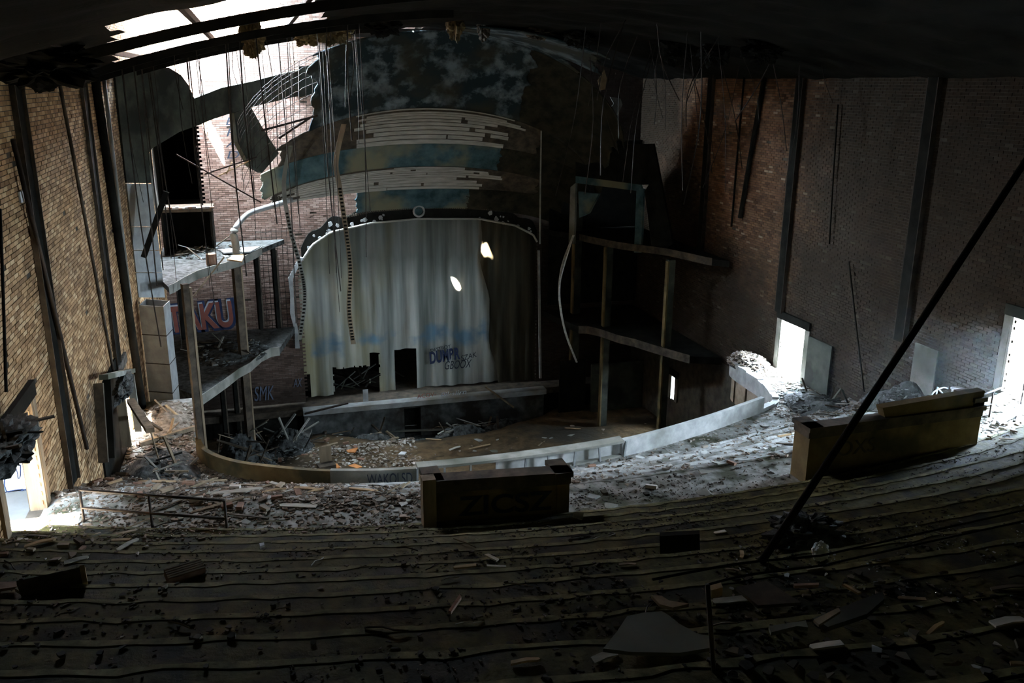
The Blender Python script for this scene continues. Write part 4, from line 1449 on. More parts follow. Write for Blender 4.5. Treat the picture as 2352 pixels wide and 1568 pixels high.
wall_col(95, 650, -1, -8.0, 0.2, 0.75, 0.12, 'wood_dark', 'broad dark steel column on the left brick wall, nearest the lit door')
wall_col(222, 480, -1, -8.6, 0.2, 0.75, 0.10, 'wood_dark', 'slimmer steel column on the left brick wall, above the wrecked doorway')
wall_col(1821, 440, 1, -7.9, 0.2, 0.42, 0.16, 'steel', 'dark steel column on the right brick wall above the far lit door')
wall_col(2115, 480, 1, -7.2, 0.2, 0.42, 0.18, 'steel', 'dark steel column on the right brick wall between the two lit doors')
wall_col(1628, 350, 1, -7.0, 0.2, 0.40, 0.16, 'steel', 'dark steel column on the right brick wall nearest the stage')


def wall_pipe(p0, p1, side, r, label, mat='steel', name='wall_pipe', off=0.12):
    X = (WL + off) if side < 0 else (WR - off)
    a, b_ = onX(*p0, X), onX(*p1, X)
    o = MB().tube([Vector((0, 0, 0)), (b_ - a) * .5 + Vector((0, 0.02, 0)), b_ - a], r, 7).build(name, M[mat], label=label, cat='pipe', smooth=True)
    o.location = a
    return o


wall_pipe((214, 150), (328, 940), -1, 0.13, 'thick black drainpipe down the left wall beside the pier', 'soot')
wall_pipe((235, 150), (300, 700), -1, 0.06, 'thin grey pipe down the left wall beside the drainpipe', 'galv')
wall_pipe((30, 320), (200, 1030), -1, 0.045, 'long thin dark pipe crossing the left wall past the broad column', 'steel')
wall_pipe((118, 90), (262, 860), -1, 0.04, 'thin dark pipe right of the broad column on the left wall', 'wood_dark')
wall_pipe((0, 480), (14, 900), -1, 0.025, 'thin black cable at the very left edge of the left wall', 'soot')
wall_pipe((1757, 170), (1700, 500), 1, 0.09, 'dark pipe on the right wall between two columns', 'soot')
wall_pipe((1710, 170), (1680, 520), 1, 0.04, 'thinner of the pipes on the right wall between two columns', 'soot')
wall_pipe((1950, 600), (1985, 900), 1, 0.025, 'thin cable sagging down the right wall between the lit doors', 'soot')
wall_pipe((1925, 240), (1905, 560), 1, 0.025, 'thin cable high on the right wall', 'soot')
# small daylight chink in the left wall, painted as a bright white plate
MB().box((-0.01, -0.12, -0.1), (0.02, 0.12, 0.1)).build('chink_plate', M['white_scrap'], label='tiny white plate painted as a daylight chink in the left brick wall', cat='light_chink').location = onX(48, 452, WL + 0.03)


def door_trim(side, h, name, jamb, lintel, dp=0.45):
    X = WL if side < 0 else WR
    s_ = 1 if side < 0 else -1
    y0, y1, z0, z1 = h
    r = empty(name, (X, (y0 + y1) / 2, z0))
    tag(r, kind='structure')
    hw, hh = (y1 - y0) / 2, z1 - z0

    def bx(a, b, nm, m_):
        lo = tuple(min(p, q) for p, q in zip(a, b)); hi = tuple(max(p, q) for p, q in zip(a, b))
        MB().box(lo, hi).build(nm, M[m_], r)
    bx((-s_ * dp, -hw - 0.02, 0), (s_ * 0.06, -hw + 0.06, hh), 'jamb', jamb)
    bx((-s_ * dp, hw - 0.06, 0), (s_ * 0.06, hw + 0.02, hh), 'jamb', jamb)
    bx((s_ * 0.015, hw + 0.02, 0), (s_ * 0.07, hw + 0.22, hh + 0.1), 'casing', jamb)
    bx((s_ * 0.015, -hw - 0.22, 0), (s_ * 0.07, -hw - 0.02, hh + 0.1), 'casing', jamb)
    bx((-s_ * dp, -hw - 0.22, hh), (s_ * 0.1, hw + 0.22, hh + 0.28), 'lintel', lintel)
    return r


door_trim(1, HR[0], 'door_1', 'plaster', 'soot')
door_trim(1, HR[1], 'door_2', 'plaster', 'plaster_dark')
door_trim(-1, HL[0], 'door_3', 'wood', 'soot', 0.22)
d4 = door_trim(-1, HL[1], 'door_4', 'wood', 'rubble_dark', 0.22)
door_trim(1, HR[2], 'door_5', 'plaster', 'soot')
# steel door leaf folded back beside the far right door
o = MB().box((-0.06, -1.3, 0), (0.0, 0.0, 1.75)).build('door_leaf', M['plaster_dark'], label='dark door leaf folded back against the right wall', cat='door')
o.location = (WR - 0.08, 25.0, -10.0)
o = MB().box((-0.05, -0.9, 0), (0.0, 0.0, 1.5)).build('grey_panel', M['plaster'], label='grey panel leaning on the right wall below the steel column', cat='panel')
o.location = (WR - 0.1, 20.0, -8.55)
# wrecked doorway surround on the left: boards and splinters
for k, (px0, py0, px1, py1, w, m_, lb) in enumerate(((226, 880, 238, 1062, .2, 'wood_dark', 'outer dark upright of the wrecked doorway'), (246, 868, 256, 1052, .16, 'soot', 'charred inner upright of the wrecked doorway'),
                                          (276, 905, 292, 1025, .22, 'wood', 'pale upright of the wrecked doorway'), (300, 862, 318, 990, .18, 'plaster', 'grey upright at the far side of the wrecked doorway'),
                                          (238, 866, 302, 851, .2, 'plaster', 'crooked head board over the wrecked doorway'), (300, 920, 345, 988, .2, 'wood', 'loose plank leaning down from the wrecked doorway'))):
    X = WL + 0.35 + (0.5 if k in (4,) else 0) * 0
    a, b_ = onX(px0, py0, X), onX(px1, py1, X + (0.8 if k == 5 else 0))
    o = MB().beam(Vector((0, 0, 0)), b_ - a, w, w * .6).build('door_board', M[m_], label=lb, cat='board')
    o.location = a
o = MB().box((0, 0, 0), (.04, 3.4, 2.7)).build('void_panel', M['soot'], label='black panel painted as the dark recess of the wrecked left doorway', cat='shade_panel')  # flat black sheet painted in for the dark void of the doorway
o.location = (WL + .02, 21.7, -10.0)
# outdoor wall with painted figure shapes, seen through the left door
ew = MB().box((-7.5, 17.15, -7.6), (-4.38, 17.4, -4.6)).build('wall_exterior', M['paint_blue'], kind='structure')
BLX, BHX = 0.24, 0.085
hb = MB().box((-BLX / 2 + .006, -0.02, -BHX / 2 + .005), (BLX / 2 - .006, 0, BHX / 2 - .005)).mesh('brick', M['paint_blue'])
for j in range(26):
    for i in range(6):
        x = -4.55 - i * BLX - (BLX / 2 if j % 2 else 0)
        z = -7.4 + j * BHX
        link('brick', hb, ew, loc=(x, 17.152, z))


def blob(pts, mat, y, nm):
    """closed rounded outline painted on the outdoor wall; pixel outline carried to the wall plane"""
    P_ = smooth_line([onY(px, py, 17.12) for px, py in pts] + [onY(*pts[0], 17.12)], 5)[:-1]
    MB().prism([Vector((p.x, y, p.z)) for p in P_], (0, 0.006, 0)).build(nm, M[mat], ew)


def outline(pts, nm='paint_line'):
    P_ = smooth_line([onY(px, py, 17.12) for px, py in pts], 5)
    MB().tube([Vector((p.x, 17.105, p.z)) for p in P_], 0.010, 4).build(nm, M['spray_navy'], ew)


B_ = [((20, 1030), (32, 995), (38, 1005), (38, 1018), (30, 1024)), ((16, 1024), (30, 1026), (43, 1035), (44, 1050), (30, 1053), (14, 1050)),
      ((14, 1056), (42, 1052), (58, 1066), (64, 1098), (60, 1122), (14, 1125)), ((14, 1128), (58, 1123), (69, 1145), (70, 1172), (14, 1172))]
blob(B_[0], 'spray_yellow', 17.118, 'painted_shape')
blob(B_[1], 'spray_peach', 17.118, 'painted_shape')
blob(B_[2], 'spray_cream', 17.118, 'painted_shape')
blob(B_[3], 'spray_cream', 17.118, 'painted_shape')
for b_ in B_: outline(list(b_) + [b_[0]])
outline([(35, 1068), (40, 1085), (42, 1098)]); outline([(47, 1066), (47, 1090), (44, 1098)]); outline([(46, 1130), (49, 1150), (50, 1165)])

# collapsed canopy over the left door
def ragged_mass(name, c, size, mat, label, cat, seed, rough=1.0):
    mb = MB()
    nu, nv = 44, 28
    vs, fs = [], []
    for j in range(nv + 1):
        th = math.pi * j / nv
        for i in range(nu):
            ph = 2 * math.pi * i / nu
            d = Vector((math.sin(th) * math.cos(ph), math.sin(th) * math.sin(ph), math.cos(th)))
            k = 1 + rough * 0.45 * mnoise.noise(d * 2.1 + Vector((seed, 0, 0))) + rough * 0.3 * mnoise.noise(d * 5.3 + Vector((0, seed, 0))) + rough * 0.22 * mnoise.noise(d * 13 + Vector((0, seed, 3)))
            vs.append((d.x * size[0] * k, d.y * size[1] * k, d.z * size[2] * k))
    for j in range(nv):
        for i in range(nu):
            fs.append((j * nu + i, j * nu + (i + 1) % nu, (j + 1) * nu + (i + 1) % nu, (j + 1) * nu + i))
    mb.add(vs, fs)
    o = mb.build(name, M[mat], label=label, cat=cat)
    o.location = c
    return o


ragged_mass('door_rubble', (WL + .45, 23.3, -7.6), (.2, 1.0, .16), 'rubble_dark', 'clump of rubble caught over the wrecked left doorway', 'rubble', 6)
ragged_mass('collapsed_canopy', (-3.85, 13.6, -5.2), (0.36, 1.0, 0.2), 'rubble_dark', 'dark collapsed canopy of rubble over the bright left doorway', 'canopy', 2)

# ------------------------------------------------------------------ stair-head parapets (vomitories) in the seating
def vom(px, name, corners, z0, heights, label, depth, mat='tan_panel', th=0.22):
    """U shaped low wall with a cap; front face toward the camera"""
    o_ = Vector((*corners[0], z0))
    r = tag(empty(name, o_), label, 'low wall')
    for (a, b_, h) in zip(corners, corners[1:], heights):
        a3, b3 = Vector((*a, 0)), Vector((*b_, 0))
        d = (b3 - a3).normalized()
        n_ = Vector((-d.y, d.x, 0))
        base = [a3, b3, b3 + n_ * th, a3 + n_ * th]
        wpn = MB().prism([p + Vector((0, 0, z0 - 1.4)) - o_ for p in base], (0, 0, h + 1.4)).build('wall_panel', M[mat], r)
        c_ = [a3 - n_ * 0.05 - d * 0.05, b3 - n_ * 0.05 + d * 0.05, b3 + n_ * (th + .05) + d * 0.05, a3 + n_ * (th + .05) - d * 0.05]
        MB().prism([p + Vector((0, 0, z0 + h)) - o_ for p in c_], (0, 0, 0.09)).build('cap', M['wood_dark'], wpn)
        c2 = [a3 - n_ * 0.025, b3 - n_ * 0.025, b3 + n_ * (th + .025), a3 + n_ * (th + .025)]
        MB().prism([p + Vector((0, 0, z0 + h - 0.14)) - o_ for p in c2], (0, 0, 0.14)).build('cap_moulding', M['wood_dark'], wpn)
    return r


fl, frt = onZ(985, 1217, -7.25), onZ(1306, 1193, -7.25)
h1 = onY(985, 1103, fl.y).z + 7.25
v1 = vom(0, 'stairhead_wall', [(fl.x, fl.y + .5), (fl.x, fl.y), (frt.x, frt.y), (frt.x, frt.y + .5)], -7.25, [h1 - .09] * 3, 'small tan stairhead wall with dark cap in the middle of the balcony', 1.6)
O1 = Vector((fl.x, fl.y + .5, -7.25))
mid = (fl + frt) / 2
lettering(v1, 'ZICSZ', Vector((mid.x + 0.1, mid.y - 0.03, -7.25 + h1 * .42)), 1.6, M['spray_dark'], 0.36, bold=0.02, rotz=math.atan2(frt.y - fl.y, frt.x - fl.x), org=O1)
MB().box((-0.12, -0.2, 0), (0.1, 0.03, h1 + 0.1)).build('end_post', M['wood'], v1).location = Vector((fl.x, fl.y, -7.25)) - O1
fl2, fr2_ = onZ(1850, 1098, -7.3), onZ(2240, 1040, -7.3)
h2 = onY(1862, 985, fl2.y).z + 7.3
v2 = vom(0, 'stairhead_wall', [(fl2.x, fl2.y + .5), (fl2.x, fl2.y), (fr2_.x, fr2_.y), (fr2_.x, fr2_.y + .5)], -7.3, [h2 - .06, h2 - .06, h2 + 0.12], 'large tan stairhead wall on the right side of the balcony', 1.8)
O2 = Vector((fl2.x, fl2.y + .5, -7.3))
a3 = fl2.lerp(fr2_, 0.42)
MB().prism([Vector((a3.x, a3.y + .02, -7.3 + h2)) - O2, Vector((fr2_.x, fr2_.y + .02, -7.3 + h2)) - O2, Vector((fr2_.x, fr2_.y + .02, -7.3 + h2 + .34)) - O2, Vector((a3.x - .1, a3.y + .02, -7.3 + h2 + .24)) - O2], (0, 0.2, 0)).build('raised_section', M['tan_panel'], v2)
lettering(v2, 'OXS', Vector((fl2.x + 1.1, fl2.lerp(fr2_, .3).y - .03, -7.3 + h2 * .5)), 0.9, M['wood_dark'], 0.3, rotz=math.atan2(fr2_.y - fl2.y, fr2_.x - fl2.x), org=O2)

# ------------------------------------------------------------------ railings
def rail(name, posts, zt, bars, r, label, extra=None):
    o_ = Vector(posts[0])
    root = tag(empty(name, o_), label, 'railing')
    for p in posts:
        MB().tube([Vector(p) - o_ - Vector((0, 0, 0.03)), Vector(p) - o_ + Vector((0, 0, zt))], r, 6).build('rail_post', M['steel'], root, smooth=True)
    for h in bars:
        MB().tube([Vector(p) - o_ + Vector((0, 0, h)) for p in posts], r, 6).build('rail_bar', M['steel'], root, smooth=True)
    return root


rp = [onZ(193, 1195, -7.4), onZ(350, 1208, -7.4), onZ(522, 1221, -7.4)]
zr = onY(187, 1124, rp[0].y).z + 7.4
rail('pipe_railing', rp, zr, [zr, zr * .42], 0.026, 'dark pipe railing at the head of the left aisle')
rp = [onZ(2195, 985, -7.4), onZ(2272, 955, -7.4), onZ(2345, 925, -7.4)]
rail('pipe_railing', rp, 0.62, [0.62, 0.3], 0.022, 'bent pipe railing in front of the right lit door')
# foreground rail: post and two long bars
p0 = onB(1640, 1540)
o_ = Vector((p0.x, p0.y, p0.z))
root = tag(empty('foreground_railing', o_), 'thin dark foreground railing over the rubble at lower right', 'railing')
tz = onY(1625, 1342, p0.y)
MB().tube([Vector((0, 0, -0.02)), Vector((tz.x, tz.y, tz.z)) - o_], 0.016, 6).build('rail_post', M['wood_dark'], root, smooth=True)
for pts in ([(1500, 1330), (1700, 1293), (1866, 1277), (1950, 1261), (2400, 1160)], [(1625, 1342), (1722, 1319), (1894, 1297), (1950, 1284), (2400, 1185)]):
    MB().tube(smooth_line([onY(x, y, p0.y + .1 + (x - 1625) * .0012) - o_ for x, y in pts], 4), 0.009, 5).build('rail_bar', M['soot'], root, smooth=True)
q = onY(2400, 1160, p0.y + .1 + 775 * .0012)
MB().tube([q - o_, Vector((q.x, q.y, bz(q.x, q.y) - .02)) - o_], 0.016, 5).build('rail_post', M['wood_dark'], root, smooth=True)
# long pole leaning across the right side
a, b_ = onB(1748, 1292), onY(2380, 330, 9.0)
tt = 1.0
while tt < 6 and (a + (b_ - a) * tt).x < WR - .1 and (a + (b_ - a) * tt).z < vault_z((a + (b_ - a) * tt).x) - .02: tt += 0.01
o = MB().tube([Vector((0, 0, 0)), (b_ - a) * .5 + Vector((0, 0, -.03)), (b_ - a) * tt], 0.042, 8).build('leaning_pole', M['soot'], label='long black pole leaning diagonally across the right side', cat='pole', smooth=True)
o.location = a

# ------------------------------------------------------------------ debris
RNG = random.Random(77)


def chip_mesh(seed, n=6, flat=0.35):
    r = random.Random(seed)
    pts = [Vector((math.cos(a) * r.uniform(.55, 1), math.sin(a) * r.uniform(.4, .85), 0)) for a in sorted(r.uniform(0, 2 * math.pi) for _ in range(n))]
    top = Vector((r.uniform(-.15, .15), r.uniform(-.15, .15), flat))
    return MB().prism(pts, top)


LIB = {}
for i in range(7):
    LIB['chip%d' % i] = chip_mesh(i, RNG.randint(5, 7), RNG.uniform(.15, .5)).mesh('chip', M['chip' if i % 2 else 'chip_brown'])
    LIB['dchip%d' % i] = chip_mesh(i + 40, RNG.randint(5, 7), RNG.uniform(.1, .4)).mesh('chip', M['litter_dark'])
    LIB['slab%d' % i] = chip_mesh(i + 80, RNG.randint(5, 8), 0.09).mesh('slab', M['plaster_white' if i % 2 else 'plaster'])
for i in range(4):
    mb = MB()
    w, h = RNG.uniform(.04, .09), RNG.uniform(.015, .035)
    mb.beam((-.5, 0, h / 2), (0.1, RNG.uniform(-.02, .02), h / 2 + RNG.uniform(0, .03)), w, h)
    mb2 = MB()
    a = [Vector((-.5, -w / 2, 0)), Vector((.05, -w / 2 + .01, 0.01)), Vector((.42, -w / 2, 0.0)), Vector((.5, -w / 6, 0))]
    b_ = [Vector((-.47, w / 2, 0)), Vector((.05, w / 2 + .01, 0.01)), Vector((.46, w / 2 - .01, 0.0)), Vector((.5, -w / 8, 0))]
    LIB['plank%d' % i] = MB().strip(a, b_, (0, 0, h)).mesh('plank', M[('wood', 'wood_dark', 'lath', 'wood_raw')[i]])
    LIB['stick%d' % i] = MB().tube([Vector((-.5, 0, .012)), Vector((-.1, RNG.uniform(-.04, .04), .03)), Vector((.2, RNG.uniform(-.05, .05), .02)), Vector((.5, 0, .012))], .011, 5).mesh('stick', M[('wood_dark', 'wire', 'lath', 'wood')[i]])
    mb = MB().box((-.11, -.05, 0), (.11, .05, .065))
    LIB['brick%d' % i] = mb.mesh('brick', M[('redbrick', 'stone', 'redbrick', 'chip')[i]])


def drop(kind, p, scale, label, cat, group, rz=None, tilt=0.12, name=None):
    k = RNG.choice([q for q in LIB if q.rstrip('0123456789') == kind])
    s_ = scale
    if rz is None: rz = RNG.uniform(0, 6.28) if kind not in ('plank', 'stick') else RNG.choice([0, math.pi]) + RNG.gauss(0, 0.45)
    o = link(name or {'chip': 'rubble_chunk', 'dchip': 'litter_scrap', 'slab': 'plaster_slab', 'plank': 'broken_plank', 'stick': 'thin_stick', 'brick': 'loose_brick'}[kind], LIB[k],
             loc=(p.x, p.y, p.z + 0.004), rot=(RNG.gauss(0, tilt), RNG.gauss(0, tilt * .5), rz), scale=s_ if isinstance(s_, tuple) else (s_, s_, s_))
    if kind in ('plank', 'stick'):
        L_ = o.scale[0]
        o.rotation_euler[1] = RNG.gauss(0, 0.05)
    return tag(o, label, cat, group)


def inpoly(poly):
    xs = [p[0] for p in poly]; ys_ = [p[1] for p in poly]
    while True:
        x, y = RNG.uniform(min(xs), max(xs)), RNG.uniform(min(ys_), max(ys_))
        if inside_poly(x, y, poly): return x, y


VB = [(fl.x - .1, frt.x + .35, min(fl.y, frt.y) - .1, max(fl.y, frt.y) + .75), (fl2.x - .1, fr2_.x + .35, min(fl2.y, fr2_.y) - .15, max(fl2.y, fr2_.y) + .75)]


def blocked(p):
    return any(a < p.x < b and c < p.y < d for a, b, c, d in VB)


TAKEN = []


def zone(poly, spec, where, group_tail, fn=onB):
    """spec: list of (kind, count, smin, smax)"""
    words = {'chip': ('broken chunk of rubble', 'rubble'), 'dchip': ('dark flat scrap of litter', 'litter'), 'slab': ('flat broken plaster piece', 'plaster'), 'plank': ('broken wooden plank', 'plank'), 'stick': ('thin bent stick', 'stick'), 'brick': ('loose brick', 'brick')}
    for kind, n_, a, b in spec:
        for _ in range(n_):
            for _try in range(5):
                p = fn(*inpoly(poly))
                s_ = RNG.uniform(a, b)
                rz = RNG.uniform(0, 6.28) if kind not in ('plank', 'stick') else RNG.choice([0, math.pi]) + RNG.gauss(0, 0.45)
                if kind in ('plank', 'stick'):
                    d = Vector((math.cos(rz), math.sin(rz), 0))
                    foot = [(p + d * (s_ * t), .07) for t in (-.5, -.25, 0, .25, .5)]
                else:
                    foot = [(p, s_ * .85 if kind != 'brick' else .12 * s_)]
                if blocked(p) or any(q.x < WL + r_ + .05 or q.x > WR - r_ - .05 or q.y > YP - r_ - .2 for q, r_ in foot): continue
                if fn is onB and any((q.x - t.x) ** 2 + (q.y - t.y) ** 2 < (.3 + r_) ** 2 for q, r_ in foot for t in PL[::2]): continue
                if any(abs(q.x - q2.x) < r_ + r2 and abs(q.y - q2.y) < r_ + r2 and (q - q2).length < r_ + r2 for q, r_ in foot for q2, r2 in TAKEN): continue
                TAKEN.extend(foot)
                break
            else: continue
            w, c = words[kind]
            sc = s_ if kind in ('chip', 'dchip', 'slab') else ((s_, RNG.uniform(.8, 1.6) * min(1, .25 + s_), RNG.uniform(.8, 1.4) * min(1, .3 + s_)) if kind != 'brick' else s_)
            drop(kind, p, sc, '%s %s' % (w, where), c, '%s %s' % (c, group_tail), rz=rz)


zone([(120, 1070), (300, 1010), (470, 1010), (480, 1080), (720, 1110), (720, 1160), (540, 1180), (250, 1130)],
     [('chip', 42, .05, .13), ('brick', 34, .8, 1.2), ('plank', 26, .4, 1.3), ('stick', 20, .5, 1.6), ('slab', 22, .1, .26)], 'in the rubble on the left landing behind the railing', 'on the left landing')
zone([(170, 1150), (500, 1150), (520, 1215), (230, 1200)], [('chip', 14, .03, .08), ('slab', 10, .06, .16), ('stick', 8, .3, .8)], 'on the aisle floor under the left railing', 'under the left railing')
zone([(560, 1125), (965, 1115), (965, 1200), (560, 1200)], [('chip', 34, .04, .11), ('slab', 20, .06, .2), ('plank', 8, .3, .8), ('stick', 8, .3, .8)], 'on the lower steps left of the small stairhead wall', 'on the lower left steps')
zone([(1320, 1080), (1620, 1000), (1840, 960), (1845, 1090), (1320, 1190)], [('chip', 34, .04, .10), ('slab', 20, .08, .22), ('dchip', 30, .04, .11), ('plank', 6, .3, .7), ('brick', 5, .8, 1)], 'on the pale lower steps right of the small stairhead wall', 'on the lower right steps')
zone([(1700, 832), (1790, 815), (1850, 870), (1860, 950), (1790, 960), (1770, 890)], [('stick', 90, .5, 1.5), ('plank', 22, .4, 1.1), ('chip', 26, .05, .12)], 'in the tangle on the landing before the far right door', 'on the right landing')
zone([(1870, 940), (2000, 905), (2110, 885), (2250, 870), (2280, 900), (2100, 925), (1900, 965)], [('chip', 26, .06, .16), ('stick', 34, .4, 1.3), ('plank', 16, .4, 1.0), ('slab', 16, .1, .25)], 'in the pile behind the large stairhead wall', 'behind the large stairhead wall')
zone([(2255, 935), (2350, 890), (2350, 1010), (2270, 1010)], [('chip', 14, .04, .12), ('plank', 8, .4, 1.0), ('slab', 10, .1, .25)], 'on the steps beside the right railing', 'beside the right railing')
zone([(0, 1190), (180, 1200), (420, 1230), (360, 1270), (0, 1310)], [('chip', 22, .03, .10), ('brick', 8, .5, .9), ('plank', 8, .2, .6), ('stick', 8, .4, 1.0)], 'on the top steps at far left below the bright door', 'on the far left steps')
zone([(0, 1240), (1000, 1240), (1000, 1540), (0, 1540)], [('dchip', 70, .015, .055), ('chip', 16, .012, .03), ('stick', 10, .15, .4)], 'scattered on the dark steps of the left foreground', 'on the left foreground steps')
zone([(1000, 1230), (1850, 1140), (1650, 1540), (1000, 1540)], [('dchip', 70, .015, .055), ('chip', 14, .012, .03), ('plank', 10, .1, .3), ('stick', 10, .15, .4)], 'scattered on the dark steps of the middle foreground', 'on the middle foreground steps')
zone([(1660, 1330), (1900, 1300), (2352, 1330), (2352, 1560), (1660, 1560)], [('dchip', 90, .02, .08), ('plank', 55, .08, .34), ('stick', 40, .1, .4), ('slab', 8, .03, .08), ('chip', 22, .015, .04)], 'in the heap of litter in the right foreground', 'in the right foreground heap')


# fine grit and crumbs that nobody could count
def crumbs(name, n_, sampler, smin, smax, mat, label, seed):
    rg = np.random.default_rng(seed)
    V, F = [], []
    k = 0
    tries = 0
    while k < n_ and tries < n_ * 4:
        tries += 1
        p = sampler(rg)
        if p is None: continue
        x, y, z = p
        s_ = smin + (smax - smin) * rg.random() ** 2.5
        a = rg.uniform(0, 6.28)
        ca, sa = math.cos(a), math.sin(a)
        l_, w_, h_ = s_ * rg.uniform(.7, 2.2), s_ * rg.uniform(.5, 1), s_ * rg.uniform(.25, .7)
        q = rg.uniform(.6, 1, 8)
        b0 = len(V)
        for i, (u, v) in enumerate(((-1, -1), (1, -1), (1, 1), (-1, 1))):
            uu, vv = u * l_ * q[i], v * w_ * q[i]
            V.append((x + ca * uu - sa * vv, y + sa * uu + ca * vv, z - .004))
        for i, (u, v) in enumerate(((-1, -1), (1, -1), (1, 1), (-1, 1))):
            uu, vv = u * l_ * q[i + 4] * .75, v * w_ * q[i + 4] * .75
            V.append((x + ca * uu - sa * vv, y + sa * uu + ca * vv, z + h_ * q[i]))
        F += [(b0 + 4, b0 + 5, b0 + 6, b0 + 7), (b0, b0 + 1, b0 + 5, b0 + 4), (b0 + 1, b0 + 2, b0 + 6, b0 + 5), (b0 + 2, b0 + 3, b0 + 7, b0 + 6), (b0 + 3, b0, b0 + 4, b0 + 7)]
        k += 1
    me = bpy.data.meshes.new(name)
    me.from_pydata(V, [], F)
    me.materials.append(mat)
    o = link(name, me)
    return tag(o, label, 'rubble', kind='stuff')


def s_box(x0, x1, y0, y1, dens=None):
    def f(rg):
        x, y = rg.uniform(x0, x1), rg.uniform(y0, y1)
        if any(a < x < b and c < y < d for a, b, c, d in VB): return None
        if y > 20.4:                                   # keep to the floor inside the parapet
            q = min(PL, key=lambda t: (t.x - x) ** 2 + (t.y - y) ** 2)
            if (x - 7) ** 2 + (y - 33) ** 2 < (q.x - 7) ** 2 + (q.y - 33) ** 2: return None
        if dens and mnoise.noise(Vector((x * .9, y * .9, 4))) < dens: return None
        return x, y, bz(x, y)
    return f


crumbs('rubble_left', 15000, s_box(WL + .1, 1.5, 16.5, 26.5), .015, .07, M['chip_brown'], 'carpet of small rubble over the left landing and steps', 1)
crumbs('rubble_middle', 10000, s_box(-1.5, 6.5, 14.6, 20.6, -.1), .012, .06, M['chip_brown'], 'small rubble over the middle of the lower steps', 2)
crumbs('rubble_right', 6000, s_box(5.5, 17.7, 14.6, 23, 0.0), .012, .055, M['chip'], 'small rubble over the right lower steps', 3)
crumbs('rubble_far_right', 3500, s_box(15.2, 17.8, 20, 28), .012, .06, M['chip'], 'small rubble on the landing before the far right door', 4)
crumbs('rubble_aisle', 5000, s_box(-4.0, 3.0, 13.0, 17.0), .01, .04, M['chip_brown'], 'pale grit on the aisle floor inside the left door', 5)
crumbs('litter_dark_left', 9000, s_box(-4.0, 8, 3.5, 14.2, -.05), .006, .024, M['litter_dark'], 'dark litter on the upper steps of the left half', 6)
crumbs('litter_dark_right', 9000, s_box(2, 15, 3.0, 14.5, -.1), .006, .026, M['litter_dark'], 'dark litter on the upper steps of the right half', 7)


crumbs('glass_shards', 1600, s_box(4.5, 11.0, 2.5, 8.5, -.1), .004, .016, M['glint'], 'glinting bits of broken glass in the right foreground', 12)


# ------------------------------------------------------------------ heaps
def heap(name, c, rx, ry, h, mat, label, seed, cat='heap'):
    vs, fs = [], []
    n_, m_ = 26, 40
    for j in range(n_ + 1):
        for i in range(m_):
            t, a = j / n_, 2 * math.pi * i / m_
            x, y = math.cos(a) * t * rx, math.sin(a) * t * ry
            z = h * (1 - t * t) * (1 + .5 * mnoise.noise(Vector((x * 1.6 + seed, y * 1.6, 0)))) + .16 * h * mnoise.noise(Vector((x * 6, y * 6, seed))) * (1 - t)
            vs.append((x, y, max(z, -.02) if t < 1 else -.05))
    for j in range(n_):
        for i in range(m_):
            fs.append((j * m_ + i, j * m_ + (i + 1) % m_, (j + 1) * m_ + (i + 1) % m_, (j + 1) * m_ + i))
    o = MB().add(vs, fs).build(name, M[mat], label=label, cat=cat, kind='stuff')
    o.location = c
    return o


def heap_chips(name, c, rx, ry, h, n_, smin, smax, mat, label, seed):
    def f(rg):
        t, a = math.sqrt(rg.random()), rg.uniform(0, 6.28)
        x, y = math.cos(a) * t * rx, math.sin(a) * t * ry
        if not WL + .2 < c[0] + x < WR - .2: return None
        return c[0] + x, c[1] + y, c[2] + h * (1 - t * t) * (.75 + .5 * mnoise.noise(Vector((x * 1.6, y * 1.6, seed)))) * rg.uniform(.85, 1.08)
    return crumbs(name, n_, f, smin, smax, mat, label, seed)


def orch_z(x, y): return -15.6 + 0.03 * (37 - y)


heap('rubble_heap', (-3.0, 22.3, ZL), 1.1, 2.6, .55 * 0.9, 'rubble_dark', 'mound of brown rubble before the wrecked left doorway', 1)
heap_chips('chips_on_heap', (-3.0, 22.3, ZL), 1.1, 2.6, .55 * 1.0, 900, .02, .09, M['chip'], 'loose chips over the mound of brown rubble before the wrecked left doorway', 61)
heap('rubble_heap', (-3.2, 27.0, ZL), .9, 1.8, .35 * 0.9, 'rubble', 'sunlit mound of rubble beyond the wrecked left doorway', 2)
heap_chips('chips_on_heap', (-3.2, 27.0, ZL), .9, 1.8, .35 * 1.0, 900, .02, .09, M['chip'], 'loose chips over the sunlit mound of rubble beyond the wrecked left doorway', 62)
heap('rubble_heap', (17.1, 27.5, ZL), .7, 1.0, .5 * 0.6, 'rubble_dark', 'low mound of splinters beyond the far right door', 3)
heap_chips('chips_on_heap', (17.1, 27.5, ZL), .7, 1.0, .5 * 1.0, 900, .02, .09, M['chip'], 'loose chips over the low mound of splinters beyond the far right door', 63)
heap('rubble_heap', (16.9, 22.3, ZL), 1.0, 2.2, .5 * 0.8, 'rubble_dark', 'dark mound of scrap on the right landing', 4)
heap_chips('chips_on_heap', (16.9, 22.3, ZL), 1.0, 2.2, .5 * 1.0, 900, .02, .09, M['litter_mid'], 'loose chips over the dark mound of scrap on the right landing', 64)
heap('rubble_heap', (17.0, 19.0, -8.9), .8, 1.8, .9 * 0.9, 'rubble_dark', 'tall dark mound against the right wall', 5)
heap_chips('chips_on_heap', (17.0, 19.0, -8.9), .8, 1.8, .9 * 1.0, 900, .02, .09, M['litter_mid'], 'loose chips over the tall dark mound against the right wall', 65)
heap('rubble_heap', (-1.4, 35.6, -15.6), 1.4, 1.9, 1.3 * 0.9, 'rubble_dark', 'charred blue-grey heap under the left boxes', 6)
